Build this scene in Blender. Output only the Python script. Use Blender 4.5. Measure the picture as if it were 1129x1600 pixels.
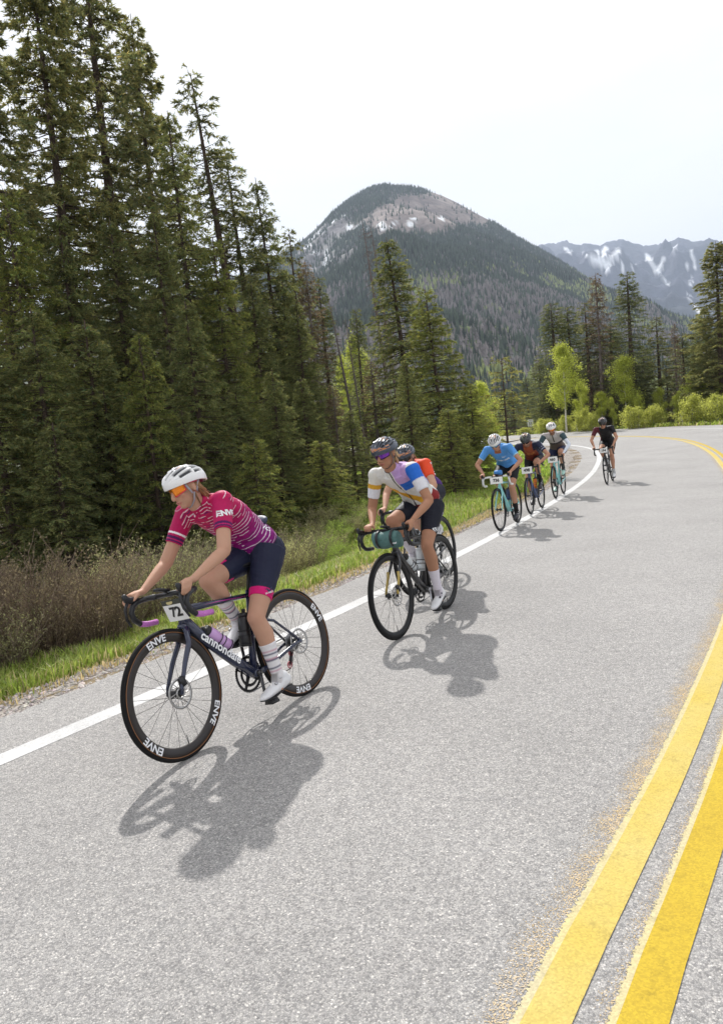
import bpy, bmesh, math, random
import numpy as np
from mathutils import Vector, Matrix
for _o in list(bpy.data.objects): bpy.data.objects.remove(_o)
scn = bpy.context.scene
COL = scn.collection
R = math.radians
# ------------------------------------------------------------------ camera
CAM_H = 1.517; PITCH = R(5.232); ROLL = R(-5.285); FPX = 1130.0
cam_d = bpy.data.cameras.new('camera'); cam = bpy.data.objects.new('camera', cam_d); COL.objects.link(cam)
cam_d.sensor_fit = 'HORIZONTAL'; cam_d.sensor_width = 24.0; cam_d.lens = 24.0*FPX/1129.0
cam_d.clip_start = 0.05; cam_d.clip_end = 40000
_cp, _sp, _cr, _sr = math.cos(PITCH), math.sin(PITCH), math.cos(ROLL), math.sin(ROLL)
_f = Vector((0, _cp, -_sp)); _r0 = Vector((1, 0, 0)); _u0 = Vector((0, _sp, _cp))
_r = _r0*_cr+_u0*_sr; _u = -_r0*_sr+_u0*_cr
cam.matrix_world = Matrix(((_r.x, _u.x, -_f.x, 0), (_r.y, _u.y, -_f.y, 0), (_r.z, _u.z, -_f.z, CAM_H), (0, 0, 0, 1)))
scn.camera = cam
scn.view_settings.view_transform = 'Standard'; scn.view_settings.look = 'None'
scn.view_settings.gamma = 1.0; scn.view_settings.exposure = 0.29; scn.view_settings.use_curve_mapping = False
scn.cycles.max_bounces = 6; scn.cycles.transparent_max_bounces = 8; scn.cycles.volume_bounces = 0
scn.cycles.diffuse_bounces = 3; scn.cycles.glossy_bounces = 2; scn.cycles.transmission_bounces = 3
# ------------------------------------------------------------------ sky and sun
SUN_AZ = R(101.0)      # direction towards the sun, counter-clockwise from +x
SUN_EL = R(43.3)
world = bpy.data.worlds.new('World'); scn.world = world; world.use_nodes = True
nt = world.node_tree; N = nt.nodes; L = nt.links
N.clear()
out = N.new('ShaderNodeOutputWorld'); bg = N.new('ShaderNodeBackground')
sky = N.new('ShaderNodeTexSky'); sky.sky_type = 'NISHITA'; sky.sun_disc = False
sky.sun_elevation = SUN_EL; sky.sun_rotation = R(90)-SUN_AZ; sky.altitude = 2800; sky.dust_density = 2.0
tc = N.new('ShaderNodeTexCoord'); mp = N.new('ShaderNodeMapping'); mp.inputs['Scale'].default_value = (1.2, 0.7, 4.5)
nz = N.new('ShaderNodeTexNoise'); nz.inputs['Scale'].default_value = 1.6; nz.inputs['Detail'].default_value = 7; nz.inputs['Roughness'].default_value = .55; nz.inputs['Distortion'].default_value = .4
cr = N.new('ShaderNodeValToRGB'); cr.color_ramp.elements[0].position = .30; cr.color_ramp.elements[0].color = (.82, .82, .82, 1)
cr.color_ramp.elements[1].position = .66; cr.color_ramp.elements[1].color = (.985, .985, .985, 1)
mx = N.new('ShaderNodeMix'); mx.data_type = 'RGBA'
SKY_STRENGTH = 0.12
# thin high cloud: white, covers nearly the whole sky
mx.inputs[7].default_value = (1.08/SKY_STRENGTH, 1.05/SKY_STRENGTH, 1.02/SKY_STRENGTH, 1)
L.new(tc.outputs['Generated'], mp.inputs['Vector']); L.new(mp.outputs[0], nz.inputs['Vector']); L.new(nz.outputs['Fac'], cr.inputs['Fac'])
L.new(cr.outputs['Color'], mx.inputs[0]); L.new(sky.outputs[0], mx.inputs[6]); L.new(mx.outputs[2], bg.inputs['Color'])
bg.inputs['Strength'].default_value = SKY_STRENGTH
L.new(bg.outputs[0], out.inputs['Surface'])
sun_d = bpy.data.lights.new('sun', 'SUN'); sun_d.energy = 5.0; sun_d.angle = R(0.9); sun_d.color = (1, .965, .92)
sun = bpy.data.objects.new('sun', sun_d); COL.objects.link(sun)
sun.rotation_euler = Vector((math.cos(SUN_AZ)*math.cos(SUN_EL), math.sin(SUN_AZ)*math.cos(SUN_EL), math.sin(SUN_EL))).to_track_quat('Z', 'Y').to_euler()
sun.location = (0, 0, 60)

# ------------------------------------------------------------------ helpers
def ray(px, py):
    d = _f+_r*((px-564.5)/FPX)-_u*((py-800)/FPX)
    return d
def at(px, py, dist):
    """world point seen at that pixel of the 1129x1600 photograph at that horizontal distance from the camera"""
    d = ray(px, py); h = math.hypot(d.x, d.y)
    return Vector((0, 0, CAM_H))+d*(dist/h)
def tag(o, label=None, category=None, group=None, kind=None):
    if label: o['label'] = label
    if category: o['category'] = category
    if group: o['group'] = group
    if kind: o['kind'] = kind
    return o
def empty(name, M=None, label=None, category=None, group=None):
    o = bpy.data.objects.new(name, None); COL.objects.link(o); o.empty_display_size = .1
    if M is not None: o.matrix_world = M
    return tag(o, label, category, group)
def link(name, me, parent=None, M=None):
    o = bpy.data.objects.new(name, me); COL.objects.link(o)
    if parent is not None: o.parent = parent
    if M is not None: o.matrix_local = M
    return o
def npmesh(name, V, F, mats=(), mi=None, col=None, smooth=False, uv=None):
    """V (n,3); F list of int arrays, each (m,k)"""
    V = np.asarray(V, dtype=np.float32)
    if isinstance(F, np.ndarray): F = [F]
    F = [np.asarray(f, dtype=np.int32) for f in F if len(f)]
    me = bpy.data.meshes.new(name)
    idx = np.concatenate([f.ravel() for f in F]) if F else np.zeros(0, np.int32)
    tot = np.concatenate([np.full(len(f), f.shape[1], np.int32) for f in F]) if F else np.zeros(0, np.int32)
    st = np.concatenate([[0], np.cumsum(tot)[:-1]]).astype(np.int32) if len(tot) else tot
    me.vertices.add(len(V)); me.vertices.foreach_set('co', V.ravel())
    me.loops.add(len(idx)); me.loops.foreach_set('vertex_index', idx)
    me.polygons.add(len(tot)); me.polygons.foreach_set('loop_start', st); me.polygons.foreach_set('loop_total', tot)
    for m in mats: me.materials.append(m)
    if mi is not None: me.polygons.foreach_set('material_index', np.asarray(mi, dtype=np.int32))
    me.polygons.foreach_set('use_smooth', np.full(len(tot), bool(smooth)))
    if col is not None:
        c = np.ones((len(V), 4), np.float32); c[:, :3] = col
        a = me.color_attributes.new('Col', 'FLOAT_COLOR', 'POINT'); a.data.foreach_set('color', c.ravel())
    if uv is not None:
        u = me.uv_layers.new(name='UVMap'); u.data.foreach_set('uv', np.asarray(uv, np.float32)[idx].ravel())
    me.update(calc_edges=True)
    return me
class MB:
    """collects shapes into one mesh"""
    def __init__(s): s.V = []; s.F = {}; s.M = {}; s.n = 0; s.C = []
    def add(s, V, faces, m=0, c=(1, 1, 1)):
        V = np.asarray(V, float).reshape(-1, 3)
        for f in faces:
            f = np.atleast_2d(np.asarray(f, int))+s.n
            s.F.setdefault(f.shape[1], []).append(f); s.M.setdefault(f.shape[1], []).append(np.full(len(f), m))
        s.V.append(V); s.n += len(V); s.C.append(np.tile(np.asarray(c, float), (len(V), 1)) if np.ndim(c) == 1 else c)
        return s
    def box(s, c, size, m=0, M=None, col=(1, 1, 1)):
        x, y, z = np.array(size)/2
        V = np.array([(-x, -y, -z), (x, -y, -z), (x, y, -z), (-x, y, -z), (-x, -y, z), (x, -y, z), (x, y, z), (-x, y, z)])
        if M is not None: V = V@np.array(M.to_3x3()).T
        return s.add(V+np.array(c), [[(0, 3, 2, 1), (4, 5, 6, 7), (0, 1, 5, 4), (1, 2, 6, 5), (2, 3, 7, 6), (3, 0, 4, 7)]], m, col)
    def tube(s, pts, rad, n=8, m=0, flat=None, up=None, cap=True, col=(1, 1, 1)):
        """pts list of points, rad scalar / list of r or (ra, rb); ra along 'side', rb along the other axis"""
        P = np.array(pts, float); k = len(P)
        if np.ndim(rad) == 0: rad = [rad]*k
        T = np.gradient(P, axis=0) if k > 2 else np.tile(P[1]-P[0], (2, 1))
        T /= np.linalg.norm(T, axis=1)[:, None]+1e-12
        u = np.array(up, float) if up is not None else (np.array([0, 0, 1.]) if abs(T[0][2]) < .9 else np.array([1., 0, 0]))
        a = np.linspace(0, 2*np.pi, n, endpoint=False); V = []
        S = np.cross(T[0], u); S /= np.linalg.norm(S)+1e-12
        for i in range(k):
            if up is not None:
                S2 = np.cross(T[i], u)
                if np.linalg.norm(S2) > 1e-3: S = S2
            S = S-T[i]*(S@T[i]); S /= np.linalg.norm(S)+1e-12
            B = np.cross(S, T[i]); ra, rb = (rad[i], rad[i]) if np.ndim(rad[i]) == 0 else rad[i]
            V.append(P[i]+ra*np.cos(a)[:, None]*S+rb*np.sin(a)[:, None]*B)
        V = np.concatenate(V); i = np.arange(k-1)[:, None]*n; j = np.arange(n)[None]
        q = np.stack([i+j, i+(j+1) % n, i+n+(j+1) % n, i+n+j], -1).reshape(-1, 4)
        F = [q]
        if cap: F += [[list(range(n))[::-1]], [list(range((k-1)*n, k*n))]]
        return s.add(V, F, m, col)
    def ellipsoid(s, c, r, nu=14, nv=9, m=0, M=None, col=(1, 1, 1)):
        th = np.linspace(0, np.pi, nv+1)[1:-1]; ph = np.linspace(0, 2*np.pi, nu, endpoint=False)
        V = [(0, 0, 1)]+[(math.sin(t)*math.cos(p), math.sin(t)*math.sin(p), math.cos(t)) for t in th for p in ph]+[(0, 0, -1)]
        V = np.array(V)*np.array(r)
        if M is not None: V = V@np.array(M.to_3x3()).T
        k = len(th); F3 = [(0, 1+j, 1+(j+1) % nu) for j in range(nu)]+[(1+k*nu, 1+(k-1)*nu+(j+1) % nu, 1+(k-1)*nu+j) for j in range(nu)]
        F4 = [(1+i*nu+j, 1+(i+1)*nu+j, 1+(i+1)*nu+(j+1) % nu, 1+i*nu+(j+1) % nu) for i in range(k-1) for j in range(nu)]
        return s.add(V+np.array(c), [F3, F4], m, col)
    def cyl(s, a, b, r, n=16, m=0, col=(1, 1, 1)): return s.tube([a, b], r, n, m, col=col)
    def torus(s, c, Rm, r, axis='y', n=64, k=8, m=0, prof=None):
        """ring about the axis; prof optional list of (radial, axial) points"""
        A = np.linspace(0, 2*np.pi, n, endpoint=False)
        if prof is None: prof = [(Rm+r*math.cos(t), r*math.sin(t)) for t in np.linspace(0, 2*np.pi, k, endpoint=False)]
        prof = np.array(prof); k = len(prof)
        V = np.stack([np.cos(A)[:, None]*prof[None, :, 0], np.tile(prof[:, 1], (n, 1)), np.sin(A)[:, None]*prof[None, :, 0]], -1).reshape(-1, 3)
        if axis == 'x': V = V[:, [1, 0, 2]]
        if axis == 'z': V = V[:, [0, 2, 1]]
        i = np.arange(n)[:, None]; j = np.arange(k)[None]
        q = np.stack([i*k+j, i*k+(j+1) % k, ((i+1) % n)*k+(j+1) % k, ((i+1) % n)*k+j], -1).reshape(-1, 4)
        return s.add(V+np.array(c), [q], m)
    def arrays(s):
        ks = sorted(s.F); return np.concatenate(s.V), [np.concatenate(s.F[k]) for k in ks], np.concatenate([np.concatenate(s.M[k]) for k in ks])
    def mesh(s, name, mats, smooth=True, col=False):
        V, F, mi = s.arrays(); return npmesh(name, V, F, mats, mi, np.concatenate(s.C) if col else None, smooth)
    def build(s, name, mats, parent=None, smooth=True, col=False, M=None):
        if not isinstance(mats, (list, tuple)): mats = [mats]
        return link(name, s.mesh(name, mats, smooth, col), parent, M)

def smoothstep(a, b, x): t = np.clip((x-a)/(b-a), 0, 1); return t*t*(3-2*t)
def _hash(ix, iy, seed):
    h = (ix.astype(np.int64)*374761393+iy.astype(np.int64)*668265263+seed*982451653) & 0x7fffffff
    h = (h ^ (h >> 13))*1274126177 & 0x7fffffff
    return ((h ^ (h >> 16)) & 0xffff)/65535.0
def vnoise(x, y, seed=0):
    x = np.asarray(x, float); y = np.asarray(y, float)
    ix = np.floor(x); iy = np.floor(y); fx = x-ix; fy = y-iy; fx = fx*fx*(3-2*fx); fy = fy*fy*(3-2*fy)
    a = _hash(ix, iy, seed); b = _hash(ix+1, iy, seed); c = _hash(ix, iy+1, seed); d = _hash(ix+1, iy+1, seed)
    return (a*(1-fx)+b*fx)*(1-fy)+(c*(1-fx)+d*fx)*fy
def fbm(x, y, seed=0, o=5, ridged=False):
    s = 0; amp = .5; tot = 0
    for i in range(o):
        n = vnoise(x, y, seed+i*17)
        if ridged: n = 1-abs(2*n-1)
        s = s+amp*n; tot += amp; amp *= .5; x = x*2.03+13.1; y = y*2.03+7.7
    return s/tot
# ------------------------------------------------------------------ materials
MATS = {}
def mat(name, color=(.5, .5, .5), rough=.5, metal=0, spec=.5, coat=0, vcol=False, transl=0, emis=None):
    if name in MATS: return MATS[name]
    m = bpy.data.materials.new(name); m.use_nodes = True; t = m.node_tree; b = t.nodes['Principled BSDF']
    b.inputs['Base Color'].default_value = (*color, 1); b.inputs['Roughness'].default_value = rough
    b.inputs['Metallic'].default_value = metal; b.inputs['Specular IOR Level'].default_value = spec; b.inputs['Coat Weight'].default_value = coat
    if vcol:
        a = t.nodes.new('ShaderNodeVertexColor'); a.layer_name = 'Col'; t.links.new(a.outputs[0], b.inputs['Base Color'])
        csrc = a.outputs[0]
    if transl:
        tr = t.nodes.new('ShaderNodeBsdfTranslucent'); mxs = t.nodes.new('ShaderNodeMixShader'); mxs.inputs[0].default_value = transl
        if vcol:
            ts = t.nodes.new('ShaderNodeVectorMath'); ts.operation = 'MULTIPLY'; ts.inputs[1].default_value = (1.68, 1.55, 1.10) if name == 'needles' else (1.2, 1.2, 1.0)
            t.links.new(csrc, ts.inputs[0]); t.links.new(ts.outputs[0], tr.inputs[0])
        else: tr.inputs[0].default_value = (*color, 1)
        t.links.new(b.outputs[0], mxs.inputs[1]); t.links.new(tr.outputs[0], mxs.inputs[2]); t.links.new(mxs.outputs[0], t.nodes['Material Output'].inputs[0])
    MATS[name] = m
    return m
def noise_tint(m, scale=20, amount=.25, bump=0, bscale=None, dist=.01, coord='Object'):
    """multiplies the base colour by fine noise and adds relief"""
    t = m.node_tree; b = t.nodes['Principled BSDF']; src = b.inputs['Base Color']
    tcn = t.nodes.new('ShaderNodeTexCoord'); n = t.nodes.new('ShaderNodeTexNoise'); n.inputs['Scale'].default_value = scale; n.inputs['Detail'].default_value = 6
    t.links.new(tcn.outputs[coord], n.inputs['Vector'])
    mr = t.nodes.new('ShaderNodeMapRange'); mr.inputs['To Min'].default_value = 1-amount; mr.inputs['To Max'].default_value = 1+amount
    mr.inputs['From Min'].default_value = .25; mr.inputs['From Max'].default_value = .75
    t.links.new(n.outputs['Fac'], mr.inputs['Value'])
    vm = t.nodes.new('ShaderNodeVectorMath'); vm.operation = 'SCALE'
    if src.is_linked: f = src.links[0].from_socket; t.links.new(f, vm.inputs[0])
    else: vm.inputs[0].default_value = src.default_value[:3]
    t.links.new(mr.outputs[0], vm.inputs['Scale']); t.links.new(vm.outputs[0], src)
    if bump:
        bn = t.nodes.new('ShaderNodeBump'); bn.inputs['Strength'].default_value = bump; bn.inputs['Distance'].default_value = dist
        n2 = n
        if bscale: n2 = t.nodes.new('ShaderNodeTexNoise'); n2.inputs['Scale'].default_value = bscale; n2.inputs['Detail'].default_value = 5; t.links.new(tcn.outputs[coord], n2.inputs['Vector'])
        t.links.new(n2.outputs['Fac'], bn.inputs['Height']); t.links.new(bn.outputs[0], b.inputs['Normal'])
    return m

# ------------------------------------------------------------------ the line of the road (its right-hand edge line)
_ks = np.arange(0, 90, 6.); _K = [0.0171, 0.0138, 0.0069, 0.0035, 0.0125, 0.0273, 0.042, 0.0512, 0.0515, 0.0443, 0.0329, 0.0199, 0.0065, -0.0069, -0.0202]
S_ = np.arange(-26, 88, .1); _k = np.interp(S_, _ks, _K); H_ = np.cumsum(_k)*.1; H_ = H_-H_[260]+0.97850339
X_ = np.cumsum(np.cos(H_))*.1; Y_ = np.cumsum(np.sin(H_))*.1; X_ = X_-X_[260]-2.0770; Y_ = Y_-Y_[260]+3.8051
def zline(s): return np.interp(s, [0, 18, 21, 24, 30, 36, 39, 43, 48, 54, 60, 88], [0, 0, .05, .17, .38, .53, .61, .73, .88, 1.03, 1.15, 1.6])
def bank(s): return np.interp(s, [0, 20, 26, 36, 60, 88], [0, 0, .012, .028, .025, 0])
def road_pt(s, d):
    """point of the road surface; d metres to the left of the edge line when looking along +s"""
    s = np.asarray(s, float); d = np.asarray(d, float)
    x = np.interp(s, S_, X_); y = np.interp(s, S_, Y_); h = np.interp(s, S_, H_)
    return np.stack([x-np.sin(h)*d, y+np.cos(h)*d, zline(s)-bank(s)*d], -1)
_Ss, _Xs, _Ys, _Hs = S_[::4], X_[::4], Y_[::4], H_[::4]
def nearest(x, y):
    x = np.asarray(x, float).ravel(); y = np.asarray(y, float).ravel(); s = np.zeros(len(x)); d = np.zeros(len(x))
    for a in range(0, len(x), 20000):
        xx = x[a:a+20000, None]; yy = y[a:a+20000, None]
        D = (xx-_Xs)**2+(yy-_Ys)**2; i = D.argmin(1); xi = x[a:a+20000]; yi = y[a:a+20000]
        dx = xi-_Xs[i]; dy = yi-_Ys[i]; h = _Hs[i]
        s[a:a+20000] = _Ss[i]; lat = -np.sin(h)*dx+np.cos(h)*dy
        d[a:a+20000] = np.sign(lat)*np.sqrt(D.min(1))
    return s, d
def ground_z(x, y):
    x = np.asarray(x, float); sh = x.shape; y = np.asarray(y, float)
    s, d = nearest(x, y); X = x.ravel(); Y = y.ravel()
    base = zline(s)-bank(s)*np.clip(d, -10, 1)
    # left of the line: verge, then the bank falls into the wood (gentler inside the bend)
    g = smoothstep(7.5, 13, s)*(1-smoothstep(50, 60, s))
    dl = np.clip(d-.62, 0, None)
    steep = -.05*np.clip(dl, 0, .35)-.16*np.clip(dl-.35, 0, .9)-.42*np.clip(dl-1.25, 0, 4.5)-.05*np.clip(dl-5.75, 0, 40)
    gentle = -.04*np.clip(dl, 0, 8)-.16*np.clip(dl-8, 0, 10)
    left = steep*(1-g)+gentle*g
    dr = np.clip(-d-9.3, 0, None)
    right = -.05*np.clip(dr, 0, 2)-.15*np.clip(dr-2, 0, 60)
    z = base+np.where(d > 0, left, right)-.05*((d < .60) & (d > -9.2))
    n = fbm(X*.35, Y*.35, 3, 4)-.5
    z = z+n*.5*smoothstep(1.6, 6, np.where(d > 0, d, -d-9.2))
    r = np.hypot(X, Y)
    far = -9+6*(fbm(X/300, Y/300, 9, 3)-.5)
    w = smoothstep(70, 170, r)
    z = z*(1-w)+far*w
    return z.reshape(sh)
# ================================================================== GROUND AND ROAD
def nonuni(lo, hi, step, far, n):
    a = np.arange(lo, hi+1e-6, step); g = step*1.22**np.arange(1, n); e = np.cumsum(g); e = e[e < far]
    return np.concatenate([(lo-e)[::-1], a, hi+e, ])
gx = nonuni(-26, 34, .45, 12000, 60); gy = nonuni(-8, 66, .45, 12000, 60)
GX, GY = np.meshgrid(gx, gy); GZ = ground_z(GX, GY)
V = np.stack([GX, GY, GZ], -1).reshape(-1, 3); nx, ny = len(gx), len(gy)
i = np.arange(ny-1)[:, None]*nx; j = np.arange(nx-1)[None]; q = np.stack([i+j, i+j+1, i+nx+j+1, i+nx+j], -1).reshape(-1, 4)
gs, gd = nearest(V[:, 0], V[:, 1])
n1 = fbm(V[:, 0]*.6, V[:, 1]*.6, 5, 4)[:, None]; n2 = fbm(V[:, 0]*2.2, V[:, 1]*2.2, 6, 3)[:, None]
grassc = np.array([.17, .23, .055])*(.7+.6*n2); floorc = np.array([.085, .065, .045])*(.6+.8*n2); dryc = np.array([.24, .19, .12])*(.7+.6*n2)
gent = (smoothstep(7, 12, gs)*(1-smoothstep(56, 64, gs)))[:, None]
wg = (smoothstep(.8, 1.1, gd)*(1-smoothstep(1.9, 2.6, gd)))[:, None]; wg2 = (smoothstep(1, 1.6, gd)*(1-smoothstep(7, 11, gd)))[:, None]
wgr = (smoothstep(9.6, 10.4, -gd)*(1-smoothstep(13, 19, -gd)))[:, None]
w = np.clip(wg*(1-gent)+wg2*gent+wgr*.8, 0, 1)*smoothstep(.28, .5, n1)
colr = floorc*(1-w)+grassc*w; near_edge = (1-smoothstep(.8, 1.25, np.where(gd > 0, gd, -gd-8.6)))[:, None]
colr = colr*(1-near_edge)+dryc*near_edge
farw = smoothstep(80, 200, np.hypot(V[:, 0], V[:, 1]))[:, None]; colr = colr*(1-farw)+np.array([.05, .065, .035])*farw
m_ground = mat('earth', rough=.95, spec=.15, vcol=True); noise_tint(m_ground, 9, .35, .8, 26, .03)
g = link('ground', npmesh('ground', V, q, [m_ground], col=colr, smooth=True)); tag(g, kind='structure')

def asphalt(name, dark=1.0):
    m = mat(name, (.3, .3, .3), .86, spec=.3); t = m.node_tree; b = t.nodes['Principled BSDF']; n = t.nodes; l = t.links
    c = n.new('ShaderNodeTexCoord')
    v = n.new('ShaderNodeTexVoronoi'); v.inputs['Scale'].default_value = 165; v.inputs['Randomness'].default_value = 1
    l.new(c.outputs['Object'], v.inputs['Vector'])
    sep = n.new('ShaderNodeSeparateColor'); l.new(v.outputs['Color'], sep.inputs[0])
    r = n.new('ShaderNodeValToRGB'); e = r.color_ramp.elements
    e[0].position = 0; e[0].color = (.225, .22, .218, 1); e[1].position = 1; e[1].color = (.68, .65, .61, 1)
    for p, cc in ((.22, (.300, .294, .288)), (.5, (.372, .362, .350)), (.8, (.436, .422, .405)), (.95, (.51, .49, .465))):
        x = e.new(p); x.color = (*cc, 1)
    l.new(sep.outputs[0], r.inputs[0])
    # dark binder between the stones
    v2 = n.new('ShaderNodeTexVoronoi'); v2.feature = 'DISTANCE_TO_EDGE'; v2.inputs['Scale'].default_value = 165; l.new(c.outputs['Object'], v2.inputs['Vector'])
    mr = n.new('ShaderNodeMapRange'); mr.inputs['From Max'].default_value = .22; mr.inputs['To Min'].default_value = .68; l.new(v2.outputs['Distance'], mr.inputs['Value'])
    # large weathering: patches, faint wheel-worn bands
    nz = n.new('ShaderNodeTexNoise'); nz.inputs['Scale'].default_value = .55; nz.inputs['Detail'].default_value = 7; nz.inputs['Roughness'].default_value = .65; l.new(c.outputs['Object'], nz.inputs['Vector'])
    mr2 = n.new('ShaderNodeMapRange'); mr2.inputs['From Min'].default_value = .3; mr2.inputs['From Max'].default_value = .7; mr2.inputs['To Min'].default_value = .86; mr2.inputs['To Max'].default_value = 1.07; l.new(nz.outputs['Fac'], mr2.inputs['Value'])
    n3 = n.new('ShaderNodeTexNoise'); n3.inputs['Scale'].default_value = 22; n3.inputs['Detail'].default_value = 4; l.new(c.outputs['Object'], n3.inputs['Vector'])
    mr3 = n.new('ShaderNodeMapRange'); mr3.inputs['From Min'].default_value = .3; mr3.inputs['From Max'].default_value = .7; mr3.inputs['To Min'].default_value = .90; mr3.inputs['To Max'].default_value = 1.10; l.new(n3.outputs['Fac'], mr3.inputs['Value'])
    a = n.new('ShaderNodeMath'); a.operation = 'MULTIPLY'; l.new(mr.outputs[0], a.inputs[0]); l.new(mr2.outputs[0], a.inputs[1])
    a2 = n.new('ShaderNodeMath'); a2.operation = 'MULTIPLY'; l.new(a.outputs[0], a2.inputs[0]); l.new(mr3.outputs[0], a2.inputs[1])
    a3 = n.new('ShaderNodeMath'); a3.operation = 'MULTIPLY'; l.new(a2.outputs[0], a3.inputs[0]); a3.inputs[1].default_value = dark
    s = n.new('ShaderNodeVectorMath'); s.operation = 'SCALE'; l.new(r.outputs[0], s.inputs[0]); l.new(a3.outputs[0], s.inputs['Scale'])
    # faint brown dust
    l.new(s.outputs[0], b.inputs['Base Color'])
    hb = n.new('ShaderNodeMath'); hb.operation = 'MULTIPLY_ADD'; l.new(sep.outputs[1], hb.inputs[0]); hb.inputs[1].default_value = .5; l.new(mr.outputs[0], hb.inputs[2])
    bp = n.new('ShaderNodeBump'); bp.inputs['Strength'].default_value = .55; bp.inputs['Distance'].default_value = .004; l.new(hb.outputs[0], bp.inputs['Height']); l.new(bp.outputs[0], b.inputs['Normal'])
    return m
m_asph = asphalt('asphalt')
def strip(name, s0, s1, ds, dfun0, dfun1, nacross, mats, lift=0, parent=None, uvw=1.0, jitter=0, kind='structure'):
    s = np.arange(s0, s1+1e-6, ds); rows = []
    rng = np.random.default_rng(7)
    d0 = dfun0(s) if callable(dfun0) else np.full(len(s), dfun0); d1 = dfun1(s) if callable(dfun1) else np.full(len(s), dfun1)
    if jitter: d1 = d1+jitter*(fbm(s*3, s*0, 4, 4)-.5)*2+jitter*.5*(rng.random(len(s))-.5)
    u = np.linspace(0, 1, nacross+1)
    P = np.stack([road_pt(s, d0+(d1-d0)*t) for t in u], 1); P[..., 2] += lift
    k = nacross+1; i = np.arange(len(s)-1)[:, None]*k; j = np.arange(nacross)[None]
    q = np.stack([i+j, i+k+j, i+k+j+1, i+j+1], -1).reshape(-1, 4)
    uv = np.stack([np.tile(u, (len(s), 1)), np.tile(s[:, None], (1, k))], -1).reshape(-1, 2)
    o = link(name, npmesh(name, P.reshape(-1, 3), q[:, ::-1] if d1.mean() > d0.mean() else q, mats, smooth=True, uv=uv), parent)
    return tag(o, kind=kind) if kind else o
def yoff(s): return np.interp(s, [-26, 0, 1, 4, 12, 22, 40, 88], [-3.03, -3.10, -3.13, -3.19, -3.36, -3.50, -3.55, -3.5])
road = strip('road', -26, 86, .12, -9.0, .66, 12, [m_asph], jitter=.035)
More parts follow.
